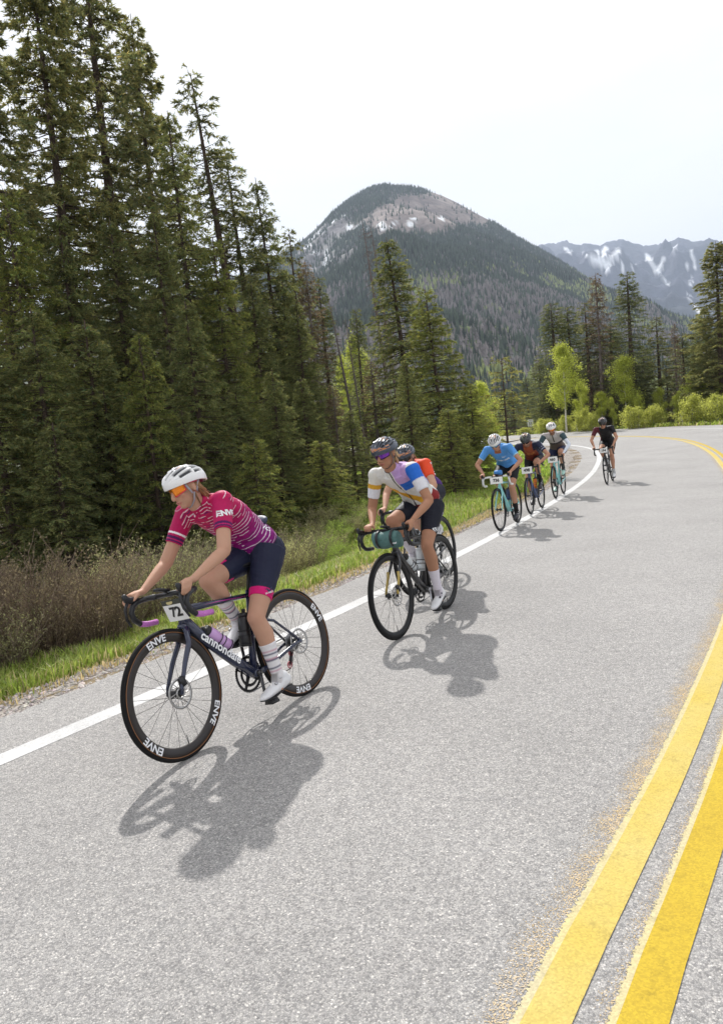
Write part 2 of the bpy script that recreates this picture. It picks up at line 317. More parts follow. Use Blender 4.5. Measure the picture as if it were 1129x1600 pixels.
# painted lines: worn paint that lets the asphalt through
def paint(name, c1, c2, wear=.1, edge=0.0, scale=110, speck=None):
    m = mat(name, c1, .7, spec=.3); t = m.node_tree; b = t.nodes['Principled BSDF']; n = t.nodes; l = t.links
    c = n.new('ShaderNodeTexCoord'); uvn = n.new('ShaderNodeUVMap'); sx = n.new('ShaderNodeSeparateXYZ'); l.new(uvn.outputs[0], sx.inputs[0])
    nz = n.new('ShaderNodeTexNoise'); nz.inputs['Scale'].default_value = 3; nz.inputs['Detail'].default_value = 6; l.new(c.outputs['Object'], nz.inputs['Vector'])
    fine = n.new('ShaderNodeTexNoise'); fine.inputs['Scale'].default_value = scale; fine.inputs['Detail'].default_value = 3; l.new(c.outputs['Object'], fine.inputs['Vector'])
    mixc = n.new('ShaderNodeMix'); mixc.data_type = 'RGBA'; mixc.inputs[6].default_value = (*c1, 1); mixc.inputs[7].default_value = (*c2, 1)
    mr = n.new('ShaderNodeMapRange'); mr.inputs['From Min'].default_value = .35; mr.inputs['From Max'].default_value = .65; l.new(nz.outputs['Fac'], mr.inputs['Value']); l.new(mr.outputs[0], mixc.inputs[0])
    # the aggregate shows through as grain, with scuffs and rubber marks
    vo = n.new('ShaderNodeTexVoronoi'); vo.inputs['Scale'].default_value = 165; l.new(c.outputs['Object'], vo.inputs['Vector'])
    se = n.new('ShaderNodeSeparateColor'); l.new(vo.outputs['Color'], se.inputs[0])
    g1 = n.new('ShaderNodeMapRange'); g1.inputs['To Min'].default_value = .84; g1.inputs['To Max'].default_value = 1.1; l.new(se.outputs[0], g1.inputs['Value'])
    sc_ = n.new('ShaderNodeTexNoise'); sc_.inputs['Scale'].default_value = 16; sc_.inputs['Detail'].default_value = 8; sc_.inputs['Roughness'].default_value = .75; l.new(c.outputs['Object'], sc_.inputs['Vector'])
    g2 = n.new('ShaderNodeMapRange'); g2.inputs['From Min'].default_value = .30; g2.inputs['From Max'].default_value = .46; g2.inputs['To Min'].default_value = .72; g2.inputs['To Max'].default_value = 1.0; l.new(sc_.outputs['Fac'], g2.inputs['Value'])
    gm = n.new('ShaderNodeMath'); gm.operation = 'MULTIPLY'; l.new(g1.outputs[0], gm.inputs[0]); l.new(g2.outputs[0], gm.inputs[1])
    vs = n.new('ShaderNodeVectorMath'); vs.operation = 'SCALE'; l.new(mixc.outputs[2], vs.inputs[0]); l.new(gm.outputs[0], vs.inputs['Scale']); l.new(vs.outputs[0], b.inputs['Base Color'])
    bp = n.new('ShaderNodeBump'); bp.inputs['Strength'].default_value = .5; bp.inputs['Distance'].default_value = .003; l.new(se.outputs[1], bp.inputs['Height']); l.new(bp.outputs[0], b.inputs['Normal'])
    # alpha = noise + profile(u) > threshold
    ramp = n.new('ShaderNodeValToRGB'); e = ramp.color_ramp.elements
    if speck is None:
        e[0].position = 0; e[0].color = (0, 0, 0, 1); e[1].position = max(edge, .001); e[1].color = (1, 1, 1, 1)
        x = e.new(1-min(edge, .05)*.6-.001); x.color = (1, 1, 1, 1); x = e.new(1.0); x.color = (.25, .25, .25, 1)
    else:
        e[0].position = 0; e[0].color = (0, 0, 0, 1); e[1].position = 1; e[1].color = (0, 0, 0, 1)
        for p, vv in speck: x = e.new(p); x.color = (vv, vv, vv, 1)
    l.new(sx.outputs[0], ramp.inputs[0])
    if speck is not None:
        pn = n.new('ShaderNodeTexNoise'); pn.inputs['Scale'].default_value = 7; pn.inputs['Detail'].default_value = 5; l.new(c.outputs['Object'], pn.inputs['Vector'])
        pm = n.new('ShaderNodeMapRange'); pm.inputs['From Min'].default_value = .35; pm.inputs['From Max'].default_value = .62; pm.inputs['To Min'].default_value = .84; pm.inputs['To Max'].default_value = 1.04; l.new(pn.outputs['Fac'], pm.inputs['Value'])
        mu = n.new('ShaderNodeMath'); mu.operation = 'MULTIPLY'; l.new(ramp.outputs[0], mu.inputs[0]); l.new(pm.outputs[0], mu.inputs[1]); rsrc = mu.outputs[0]
    else: rsrc = ramp.outputs[0]
    ad = n.new('ShaderNodeMath'); ad.operation = 'ADD'; l.new(rsrc, ad.inputs[0]); l.new(fine.outputs['Fac'], ad.inputs[1])
    gt = n.new('ShaderNodeMapRange'); gt.inputs['From Min'].default_value = .56+wear; gt.inputs['From Max'].default_value = .64+wear; l.new(ad.outputs[0], gt.inputs['Value'])
    l.new(gt.outputs[0], b.inputs['Alpha'])
    return m
m_white = paint('white_road_paint', (.60, .60, .595), (.50, .50, .495), .20, .08, 70)
m_y1 = paint('faded_yellow_paint', (.52, .390, .075), (.54, .425, .125), .10, .02, 90)
m_y2 = paint('fresh_yellow_paint', (.50, .355, .020), (.47, .325, .017), .10, .02, 90)
m_yc = paint('cream_road_paint', (.56, .47, .22), (.52, .46, .28), .12, .9, 95)
m_yg = paint('worn_yellow_specks', (.60, .44, .22), (.58, .47, .32), .39, .02, 185, speck=((.2, .32), (.55, .43), (.85, .49)))
fl = strip('white_edge_line', -26, 86, .12, -.075, .085, 2, [m_white], .002, road, kind=None)
strip('yellow_line', -26, 86, .08, lambda s: yoff(s)-.135, lambda s: yoff(s)-.018, 2, [m_y1], .0035, road, kind=None)
strip('yellow_line', -26, 86, .08, lambda s: yoff(s)-.347, lambda s: yoff(s)-.232, 2, [m_y2], .0035, road, kind=None)
strip('cream_line_edge', -26, 30, .08, lambda s: yoff(s)+.016, lambda s: yoff(s)-.030, 2, [m_yc], .0024, road, kind=None)
strip('cream_line_edge', -26, 30, .08, lambda s: yoff(s)-.203, lambda s: yoff(s)-.245, 2, [m_yc], .0024, road, kind=None)
strip('worn_line_trace', -26, 30, .08, lambda s: yoff(s)+.155, lambda s: yoff(s)-.01, 2, [m_yg], .0013, road, kind=None)
strip('worn_line_trace', -26, 30, .08, lambda s: yoff(s)-.14, lambda s: yoff(s)-.25, 2, [m_yg], .0013, road, kind=None)
strip('white_edge_line', 8, 86, .2, -7.35, -7.22, 1, [m_white], .002, road, kind=None)
# gravel shoulder inside the bend and at the verge: a low bed of grit with loose stones on it
m_grit = mat('shoulder_grit', (.38, .345, .31), .95, spec=.2); noise_tint(m_grit, 60, .45, 1.0, 70, .015)
def gedge(s): return np.interp(s, [-26, 0, 4, 8, 12, 18, 24, 30, 38, 50, 86], [1.0, .98, .92, .86, .92, 1.1, 1.7, 2.3, 1.8, 1.2, 1.1])
gb = strip('gravel_shoulder', -26, 86, .12, .60, gedge, 4, [m_grit], -.012, None, jitter=.12)
def scatter_stones(name, n, s0, s1, dfun, size, seed, tint):
    rng = np.random.default_rng(seed)
    s = s0+(s1-s0)*rng.random(n)**1.35; d = dfun(s, rng); P = road_pt(s, d)
    P[:, 2] = np.minimum(P[:, 2], ground_z(P[:, 0], P[:, 1])+.02)*0+P[:, 2]-.008
    r = size[0]+(size[1]-size[0])*rng.random(n)**3
    base = np.array([(1, 0, 0), (-.2, .95, 0), (-1, .1, 0), (.1, -1, 0), (0, 0, .7), (0, 0, -.7)])
    th = rng.random(n)*6.28; c, sn = np.cos(th), np.sin(th)
    J = base[None]*(1+.5*(rng.random((n, 6, 1))-.5))*r[:, None, None]*np.stack([np.ones(n), .55+.5*rng.random(n), .6+.4*rng.random(n)], -1)[:, None]
    Q = np.stack([J[..., 0]*c[:, None]-J[..., 1]*sn[:, None], J[..., 0]*sn[:, None]+J[..., 1]*c[:, None], J[..., 2]], -1)+P[:, None]
    F = np.array([(0, 1, 4), (1, 2, 4), (2, 3, 4), (3, 0, 4), (1, 0, 5), (2, 1, 5), (3, 2, 5), (0, 3, 5)])
    F = (F[None]+np.arange(n)[:, None, None]*6).reshape(-1, 3)
    col = np.repeat(np.array(tint)[None]*(.5+.9*rng.random((n, 1)))*(1+.12*(rng.random((n, 3))-.5)), 6, 0)
    o = link(name, npmesh(name, Q.reshape(-1, 3), F, [mat('loose_stone', rough=.9, spec=.2, vcol=True)], col=col)); return tag(o, kind='stuff')
scatter_stones('gravel', 27000, -2.5, 40, lambda s, r: .60+(gedge(s)-.52)*(r.random(len(s))**.8), (.007, .026), 11, (.46, .42, .39))
# ------------------------------------------------------------------ grass on the verge
def grass_mesh(name, n, sfun, dfun, h0, h1, seed, cols, width=.0045, dens_noise=True):
    rng = np.random.default_rng(seed); s = sfun(rng, n); d = dfun(rng, s); P = road_pt(s, d); P[:, 2] = ground_z(P[:, 0], P[:, 1])-.01
    keep = fbm(P[:, 0]*1.7, P[:, 1]*1.7, 21, 3)+.25*rng.random(n) > .42 if dens_noise else np.ones(n, bool)
    P = P[keep]; n = len(P); s = s[keep]
    h = (h0+(h1-h0)*rng.random(n))*(.55+.9*fbm(P[:, 0]*2, P[:, 1]*2, 31, 3)); a = rng.random(n)*6.28; lean = (.15+.75*rng.random(n)**1.5)*h
    dx, dy = np.cos(a), np.sin(a); w = width*(.7+.8*rng.random(n))*(1+s.clip(0)*.07)
    sx, sy = -dy*w, dx*w; z = np.zeros(n)
    b0 = P+np.stack([sx, sy, z], -1); b1 = P-np.stack([sx, sy, z], -1)
    mid = P+np.stack([dx*lean*.35, dy*lean*.35, h*.62], -1); m0 = mid+np.stack([sx, sy, z], -1)*.8; m1 = mid-np.stack([sx, sy, z], -1)*.8
    tip = P+np.stack([dx*lean, dy*lean, h*(1-.25*lean/h)], -1)
    V = np.stack([b0, b1, m0, m1, tip], 1).reshape(-1, 3); o = np.arange(n)[:, None]*5
    Q4 = o+np.array([[0, 1, 3, 2]]); T3 = o+np.array([[2, 3, 4]])
    pick = rng.random(n)[:, None]; cc = np.where(pick < cols[0][1], np.array(cols[0][0]), np.where(pick < cols[1][1], np.array(cols[1][0]), np.array(cols[2][0])))
    c = np.repeat(cc*(.65+.7*rng.random((n, 1))), 5, 0)
    ob = link(name, npmesh(name, V, [T3, Q4], [mat('grass_blade', rough=.6, spec=.3, vcol=True, transl=.45)], col=c)); return tag(ob, kind='stuff')
GC = (((.27, .36, .075), .58), ((.38, .43, .11), .84), ((.46, .39, .22), 1.0))
grass_mesh('grass', 110000, lambda r, n: -4+24*r.random(n)**1.25, lambda r, s: np.interp(s, [0, 6, 20], [1.0, .90, 1.15])+(.06+.94*r.random(len(s))**.75)*np.interp(s, [0, 3, 8, 12, 20], [.75, 1.0, 2.3, 3.8, 5.5]), .04, .20, 41, GC)
grass_mesh('grass', 42000, lambda r, n: 15+30*r.random(n), lambda r, s: gedge(s)-.05+(13*r.random(len(s))**1.3), .07, .22, 42, (((.30, .42, .07), .7), ((.40, .48, .11), .95), ((.5, .42, .22), 1.0)), .012)
grass_mesh('dry_grass', 9000, lambda r, n: -4+24*r.random(n)**1.2, lambda r, s: gedge(s)-.12+.28*r.random(len(s)), .02, .09, 43, (((.50, .40, .24), .7), ((.42, .34, .18), .9), ((.25, .3, .08), 1.0)), .004, False)
grass_mesh('grass', 18000, lambda r, n: 12+55*r.random(n), lambda r, s: -9.15-9*r.random(len(s))**1.4, .1, .35, 44, (((.26, .34, .06), .55), ((.36, .40, .11), .85), ((.48, .42, .24), 1.0)), .010)
# ================================================================== MOUNTAINS
def azel(px, py): d = ray(px, py); return math.degrees(math.atan2(d.y, d.x)), d.z/math.hypot(d.x, d.y)
def ridge_table(P): T = np.array([azel(*p) for p in P]); T = T[T[:, 0].argsort()]; return T
near_ridge = ridge_table([(-500, 560), (-200, 520), (0, 500), (200, 470), (380, 430), (440, 398), (467, 379), (490, 360), (520, 330), (545, 312), (565, 300), (585, 292), (605, 288), (625, 291), (645, 292), (665, 297), (690, 305), (715, 317), (740, 331), (770, 347), (800, 366), (830, 383), (860, 400), (895, 420), (930, 441), (960, 458), (1000, 474), (1040, 492), (1065, 503), (1090, 516), (1129, 540), (1200, 580), (1400, 640)])
far_ridge = ridge_table([(600, 470), (700, 430), (780, 400), (850, 381), (870, 379), (883, 376), (900, 382), (918, 381), (935, 383), (950, 377), (972, 373), (985, 378), (1005, 384), (1030, 381), (1045, 378), (1060, 373), (1075, 378), (1100, 380), (1129, 386), (1160, 381), (1200, 395), (1300, 420), (1500, 470), (1900, 600)])
def hill(name, T, r0, r1, naz, nr, az0, az1, shape, amp, nscale, seed, zbase, colf, jag=0.0):
    az = np.linspace(az0, az1, naz); t = np.concatenate([np.linspace(0, 1, nr), [1.04, 1.1, 1.2, 1.35]])
    el = np.interp(az, T[:, 0], T[:, 1]); 
    el = el+jag*(fbm(az*9, az*0, seed+5, 5, True)-.6)
    A, Tt = np.meshgrid(az, t, indexing='ij'); rr = r0+(r1-r0)*Tt
    zr = CAM_H+el*r1
    f = np.clip(Tt, 0, 1)**shape
    Z = zbase+(zr[:, None]-zbase)*f
    X = rr*np.cos(np.radians(A)); Y = rr*np.sin(np.radians(A))
    lim = np.sin(np.pi*np.clip(Tt, 0, 1))**.8
    nn = fbm(X/nscale, Y/nscale, seed, 6, True)-.62
    Z = Z+amp*nn*lim*(.35+.65*f)
    back = np.clip(Tt-1, 0, 1); Z = Z-back*(zr[:, None]-zbase)*2.2
    V = np.stack([X, Y, Z], -1).reshape(-1, 3); n2 = len(t)
    i = np.arange(naz-1)[:, None]*n2; j = np.arange(n2-1)[None]; q = np.stack([i+j, i+j+1, i+n2+j+1, i+n2+j], -1).reshape(-1, 4)
    col, extra = colf(V, A.ravel(), Tt.ravel(), f.ravel())
    m = mat(name+'_slope', rough=.95, spec=.1, vcol=True); 
    noise_tint(m, .02 if r1 > 3000 else .06, .3, .5, .05 if r1 > 3000 else .12, 12 if r1 > 3000 else 3)
    o = link(name, npmesh(name, V, q, [m], col=col, smooth=True)); tag(o, kind='structure')
    return (A, Tt, X, Y, Z, az, t)
def elang(V): return (V[:, 2]-CAM_H)/np.hypot(V[:, 0], V[:, 1])
AZ_P, EL_P = azel(650, 335)   # the bare scree below the summit
def near_masks(X, Y, Z, A):
    el = (Z-CAM_H)/np.hypot(X, Y); n = fbm(X/90, Y/90, 77, 5)-.5; n3 = fbm(X/26, Y/26+Z/30, 78, 4)-.5
    p = (AZ_P-A)/6.2; qy = (el-EL_P)/.030
    scree = smoothstep(1.15, .7, np.sqrt((p-.25)**2*.9+(qy-.25*(p < 0)*p)**2)+n*1.1)
    a0, e0 = azel(505, 390); left = smoothstep(1.1, .5, np.sqrt(((A-a0)/3.4)**2+((el-e0)/.055)**2)+n*1.3)
    a1, e1 = azel(790, 560); rock = smoothstep(.75, .4, np.sqrt(((A-a1)/7)**2+((el-e1)/.030)**2)+n*1.4+n3*.8)
    return el, scree, left, rock, n, n3
def near_col(V, A, T, f):
    X, Y, Z = V.T; el, scree, left, rock, n, n3 = near_masks(X, Y, Z, A)
    base = np.array([.10, .105, .085])[None]*(.8+.9*(n+.5)[:, None])
    gr = smoothstep(.55, .75, fbm(X/140, Y/140, 81, 4)+.15*smoothstep(.1, .02, el))[:, None]; base = base*(1-gr)+np.array([.13, .17, .06])*gr
    rc = np.array([.205, .172, .158])*(.75+.8*(n3+.5)[:, None]); rc2 = np.array([.20, .19, .20])*(.6+.9*(n3+.5)[:, None])
    c = base*(1-scree[:, None])+rc*scree[:, None]; c = c*(1-left[:, None]*.8)+rc2*left[:, None]*.8; c = c*(1-rock[:, None])+rc2*rock[:, None]
    snow = np.zeros(len(V))
    for (px, py, wx, wy, tilt) in ((598, 352, .42, .006, -.3), (640, 350, .5, .005, 0), (648, 342, .35, .003, 0), (690, 342, .25, .003, 0), (570, 358, .4, .006, -.5), (560, 352, .5, .003, -.8), (615, 350, .6, .003, -.6),
                                 (535, 330, .18, .012, 0), (487, 372, .7, .003, -.8), (510, 398, .22, .012, 0), (513, 412, .5, .005, -.6), (500, 362, .35, .004, 0), (520, 345, .3, .004, 0), (480, 385, .5, .004, 0), (495, 395, .4, .003, 0), (545, 355, .25, .005, 0)):
        a, e = azel(px, py); u = (a-A); v = el-e+u*tilt*.012
        snow = np.maximum(snow, smoothstep(1.2, .8, np.sqrt((u/(wx*.75))**2+(v/(wy*.75))**2)+n3*1.9))
    c = c*(1-snow[:, None])+np.array([.85, .87, .9])*snow[:, None]
    return c, None
NH = hill('near_mountain', near_ridge, 210, 1750, 380, 210, 40, 128, 1.35, 210, 380, 3, -9, near_col, .0)
def far_col(V, A, T, f):
    X, Y, Z = V.T; n = fbm(X/200+A*2, Z/70, 91, 6, True)-.55; g = fbm(A*3.1+n*.5, T*1.3, 92, 5, True); el = elang(V)
    strat = fbm(A*.8, Z/60, 95, 4)
    c = np.array([.050, .050, .075])*(.45+1.1*(n+.5)[:, None])*(.8+.4*strat[:, None])
    lowg = smoothstep(.45, .2, f)[:, None]; c = c*(1-lowg)+np.array([.05, .065, .05])*lowg
    snow = np.zeros(len(V)); nn = fbm(X/90+A, Z/60, 93, 5)-.5
    # gullies that hold snow, each a line down the fall line
    for (x0, y0, x1, y1, wd) in ((925, 400, 945, 412, .35), (945, 388, 940, 415, .2), (965, 392, 948, 418, .25), (932, 392, 938, 410, .12), (958, 400, 945, 415, .3), (972, 410, 972, 425, .08), (884, 388, 893, 398, .12),
                             (1008, 396, 1030, 430, .16), (1030, 430, 1046, 446, .12), (1040, 398, 1028, 420, .07), (1080, 390, 1082, 408, .06), (1086, 396, 1084, 424, .07), (1072, 412, 1076, 430, .06), (1080, 440, 1074, 452, .08), (1076, 466, 1092, 486, .16),
                             (910, 395, 925, 402, .08), (1054, 384, 1050, 400, .06), (990, 410, 985, 425, .05)):
        a0, e0 = azel(x0, y0); a1, e1 = azel(x1, y1); k = 3.2/.055
        ax, ay, bx, by = -a0, e0*k, -a1, e1*k; px, py = -A, el*k
        tt = np.clip(((px-ax)*(bx-ax)+(py-ay)*(by-ay))/((bx-ax)**2+(by-ay)**2+1e-9), 0, 1)
        dd = np.hypot(px-ax-tt*(bx-ax), py-ay-tt*(by-ay)); snow = np.maximum(snow, smoothstep(wd*.95, wd*.4, dd+nn*.32))
    c = c*(1-snow[:, None])+np.array([.8, .82, .86])*snow[:, None]
    return c, None
hill('far_mountain', far_ridge, 2200, 5200, 420, 130, 30, 98, 1.0, 760, 480, 13, 0, far_col, .0045)

# ------------------------------------------------------------------ the wood that covers the slopes
def cone_forest(name, P, h, w, cols, seed, tiers=1, sides=4):
    n = len(P); rng = np.random.default_rng(seed); a = rng.random(n)*6.28
    ang = a[:, None]+np.arange(sides)[None]*2*np.pi/sides; V = []; F = []; o = 0
    if tiers == 1:
        rr = w[:, None]*(.7+.6*rng.random((n, sides)))
        B = np.stack([P[:, None, 0]+np.cos(ang)*rr, P[:, None, 1]+np.sin(ang)*rr, P[:, None, 2]+h[:, None]*.08*rng.random((n, sides))], -1)
        T = P+np.stack([.05*h*(rng.random(n)-.5), .05*h*(rng.random(n)-.5), h], -1)
        V = np.concatenate([B, T[:, None]], 1); k = sides+1
        f = np.array([(j, (j+1) % sides, sides) for j in range(sides)])
        F = (f[None]+np.arange(n)[:, None, None]*k).reshape(-1, 3); C = np.repeat(cols, k, 0); C[::k] *= .8
        V = V.reshape(-1, 3)
    else:
        Vs = []; Fs = []; Cs = []
        for ti in range(tiers):
            z0 = ti/tiers*.95+.04; z1 = min(1, z0+1.7/tiers); wr = (1-ti/tiers)**.85
            ang2 = ang+rng.random((n, 1))*6; rr = w[:, None]*wr*(.45+.9*rng.random((n, sides)))
            B = np.stack([P[:, None, 0]+np.cos(ang2)*rr, P[:, None, 1]+np.sin(ang2)*rr, P[:, None, 2]+h[:, None]*(z0+.04*(rng.random((n, sides))-.5)-.02)], -1)
            T = P+np.stack([h*0, h*0, h*z1], -1)
            Vs.append(np.concatenate([B, T[:, None]], 1)); Cs.append(np.repeat((cols*(.8+.4*rng.random((n, 1))))[:, None], sides+1, 1))
        k = (sides+1)*tiers; V = np.concatenate(Vs, 1).reshape(-1, 3); C = np.concatenate(Cs, 1).reshape(-1, 3)
        f = np.array([(t*(sides+1)+j, t*(sides+1)+(j+1) % sides, t*(sides+1)+sides) for t in range(tiers) for j in range(sides)])
        F = (f[None]+np.arange(n)[:, None, None]*k).reshape(-1, 3)
    o = link(name, npmesh(name, V, F, [mat('wooded_slope', rough=.9, spec=.1, vcol=True, transl=.2)], col=C)); return tag(o, kind='stuff')
def bil(az, t):
    A, Tt, X, Y, Z, azs, ts = NH
    i = np.clip((az-azs[0])/(azs[-1]-azs[0])*(len(azs)-1), 0, len(azs)-1.001); j = np.interp(t, ts, np.arange(len(ts))); j = np.clip(j, 0, len(ts)-1.001)
    i0 = i.astype(int); j0 = j.astype(int); fi = (i-i0); fj = (j-j0)
    g = lambda G: (G[i0, j0]*(1-fi)+G[i0+1, j0]*fi)*(1-fj)+(G[i0, j0+1]*(1-fi)+G[i0+1, j0+1]*fi)*fj
    return np.stack([g(X), g(Y), g(Z)], -1)
def slope_wood(n, t0, t1, az0, az1, hh, seed, name, tiers, sides, pw=.7):
    rng = np.random.default_rng(seed); az = az0+(az1-az0)*rng.random(n); t = t0+(t1-t0)*rng.random(n)**pw; P = bil(az, t); X, Y, Z = P.T
    el, scree, left, rock, nn, n3 = near_masks(X, Y, Z, az)
    keep = rng.random(n) > np.clip(scree*.97+left*.82+rock*.85, 0, .97)
    P = P[keep]; az = az[keep]; t = t[keep]; el = el[keep]; m = len(P); X, Y, Z = P.T
    asp = .03+fbm(X/110+3, Y/110, 101, 4)+.5*(fbm(X/30, Y/30, 102, 3)-.5)+.20*smoothstep(.16, .02, el)-.12+.09*smoothstep(75, 55, az); bare = fbm(X/130, Y/130, 103, 4)+.45*(fbm(X/28, Y/28, 104, 3)-.5)
    hi = smoothstep(.235, .19, el)
    isA = (rng.random(m) < smoothstep(.50, .60, asp)*hi*.8); isB = (~isA) & (rng.random(m) < smoothstep(.42, .58, bare)*hi*.75+.08)
    c = np.tile(np.array([.092, .118, .084]), (m, 1))*(.5+1.0*rng.random((m, 1)))
    c[isA] = np.array([.40, .45, .20])*(.6+.6*rng.random((isA.sum(), 1))); c[isB] = np.array([.30, .27, .265])*(.7+.5*rng.random((isB.sum(), 1)))
    h = hh[0]+(hh[1]-hh[0])*rng.random(m); h = np.where(isA | isB, h*.62, h)*(1-.35*t); w = h*np.where(isA | isB, .30, .155)
    cone_forest(name, P-np.array([0, 0, .5]), h, w, c, seed, tiers, sides)
slope_wood(120000, .30, 1.0, 52, 104, (9, 16), 201, 'mountain_forest', 1, 4, .8)
slope_wood(15000, .04, .32, 48, 104, (9, 17), 202, 'slope_forest', 3, 4)
slope_wood(5200, 0.0, .09, 48, 100, (7, 14), 203, 'valley_forest', 6, 6, .9)
# ================================================================== TREES
m_bark = mat('spruce_bark', (.105, .078, .062), .95, spec=.1); noise_tint(m_bark, 14, .5, 1.0, 30, .03)
m_dead = mat('dead_bark', (.20, .165, .15), .95, spec=.1); noise_tint(m_dead, 14, .4, .8, 30, .02)
m_aspb = mat('aspen_bark', (.52, .50, .43), .9, spec=.1); noise_tint(m_aspb, 9, .4, .4, 12, .02)
m_need = mat('needles', rough=.75, spec=.25, vcol=True, transl=.5)
m_leaf = mat('aspen_leaf', rough=.6, spec=.3, vcol=True, transl=.5)
def trunk_mesh(name, H, r0, rng, bend, m, n=9, seg=14, topr=.012):
    t = np.linspace(0, 1, seg); ph = rng.random()*6.28
    x = bend*H*(np.sin(t*2.2+ph)-np.sin(ph))*.5; y = bend*H*(np.sin(t*3.1+ph*2)-np.sin(ph*2))*.35
    P = np.stack([x, y, t*H-.5*(t == 0)], -1); r = r0*(1-t)**.85+topr; r[0] *= 1.35
    mb = MB(); mb.tube(P, list(r), n, 0, up=(0, 1, 0)); return mb, P
def conifer(name, H, Rb, seed, z0=.05, dz=.34, nb=6, prof=.75, droop=.25, dens=1.0, nsize=.13, gap=0.0, col=(.052, .075, .032), dead=0.0, bend=.006, r0=None, lowdead=0.12, tuft=1.0, bark=None, split_top=False):
    """returns (trunk mesh, crown mesh): whorled boughs carrying twigs, each twig with needle sprays"""
    rng = np.random.default_rng(seed); bark = bark or m_bark
    mb, TP = trunk_mesh(name, H, r0 or H*.0125, rng, bend, bark)
    cx = lambda z: np.interp(z, TP[:, 2], TP[:, 0]); cy = lambda z: np.interp(z, TP[:, 2], TP[:, 1])
    tips = []; base = []; dirs = []; ln = []; cc = []
    z = H*z0
    while z < H*.985:
        f = z/H; Lmax = Rb*(min(1, (1-f)/(1-.18))**prof)*(.55+.45*min(1, f/.16))
        k = max(3, int(nb*(.6+.8*rng.random()))) if f < .93 else 4
        a0 = rng.random()*6.28
        for b in range(k):
            if rng.random() < gap: continue
            az = a0+b*6.283/k+rng.normal()*.25; Lb = Lmax*(.55+.55*rng.random()) + .12
            isd = (rng.random() < dead) or (f < lowdead and rng.random() < .8)
            up = .75*(f > .8)*(f-.8)/.2+.12*(rng.random()-.5); zz = z+rng.normal()*.08
            t = np.linspace(0, 1, 6)
            hz = Lb*t; vz = up*hz-droop*Lb*(t**1.2)*(1.2-f)+.42*droop*Lb*t**3
            side = rng.normal()*.10*Lb*t**2
            ca, sa = math.cos(az), math.sin(az)
            BP = np.stack([cx(zz)+ca*hz-sa*side, cy(zz)+sa*hz+ca*side, zz+vz], -1)
            mb.tube(BP[[0, 2, 3, 5]], [.010+.013*Lb, .006+.008*Lb, .005+.004*Lb, .003], 3, 0, cap=False)
            if isd:
                for q in range(3):
                    t1 = .3+.6*rng.random(); p0 = np.array([np.interp(t1, t, BP[:, i]) for i in range(3)]); a2 = az+(1 if rng.random() < .5 else -1)*.8
                    mb.tube([p0, p0+np.array([math.cos(a2), math.sin(a2), -.15])*Lb*.3], [.006, .002], 3, 0, cap=False)
                continue
            # twigs left and right of the bough
            nt = max(3, int(Lb/.105)); tw_t = np.sort(.12+.88*rng.random(nt)**.8)
            if Lb > 1.6: tw_t = np.sort(.28+.72*rng.random(nt)**.8)
            sg = np.where(rng.random(nt) < .5, -1, 1); tl = (.40*Lb*(1-tw_t**2.2)+.14)*(.6+.6*rng.random(nt)); tl = np.minimum(tl, .75)
            tl[-1] = .16
            P0 = np.stack([np.interp(tw_t, t, BP[:, i]) for i in range(3)], -1)
            fa = az+sg*(.95-.45*tw_t+.2*rng.normal(size=nt)); hang = -.18-.35*rng.random(nt)
            TD = np.stack([np.cos(fa), np.sin(fa), hang], -1)
            per = max(2, int(14*dens*tuft))
            tt = rng.random((nt, per)); Q = P0[:, None]+TD[:, None]*(tt*tl[:, None])[..., None]+rng.normal(size=(nt, per, 3))*.018
            Q[..., 2] -= .10*tt**2*tl[:, None]
            ND = TD[:, None]*.8+rng.normal(size=(nt, per, 3))*.55+np.array([0, 0, .10])
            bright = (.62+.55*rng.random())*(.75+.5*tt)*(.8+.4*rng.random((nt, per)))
            base.append(Q.reshape(-1, 3)); dirs.append(ND.reshape(-1, 3)); ln.append((nsize*.80*(.6+.8*rng.random((nt, per)))).ravel()); cc.append(bright.ravel())
        z += dz*(.7+.6*rng.random())*(1.0 if f < .75 else .62)
    B = np.concatenate(base); D = np.concatenate(dirs); Ln = np.concatenate(ln); Cb = np.concatenate(cc)
    B, D, Ln, Cb = B[:len(B)], D, Ln, Cb; D /= np.linalg.norm(D, axis=1)[:, None]; Rr = rng.normal(size=D.shape); Sd = np.cross(D, Rr); Sd /= np.linalg.norm(Sd, axis=1)[:, None]
    w = Ln*.165
    V = np.stack([B-Sd*w[:, None], B+Sd*w[:, None], B+D*Ln[:, None]], 1).reshape(-1, 3); F = np.arange(len(V)).reshape(-1, 3)
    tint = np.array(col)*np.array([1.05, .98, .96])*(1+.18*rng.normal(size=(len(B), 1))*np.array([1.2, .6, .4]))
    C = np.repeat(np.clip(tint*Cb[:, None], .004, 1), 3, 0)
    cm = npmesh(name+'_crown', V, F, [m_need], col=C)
    return mb.mesh(name+'_trunk', [bark], True), cm, H
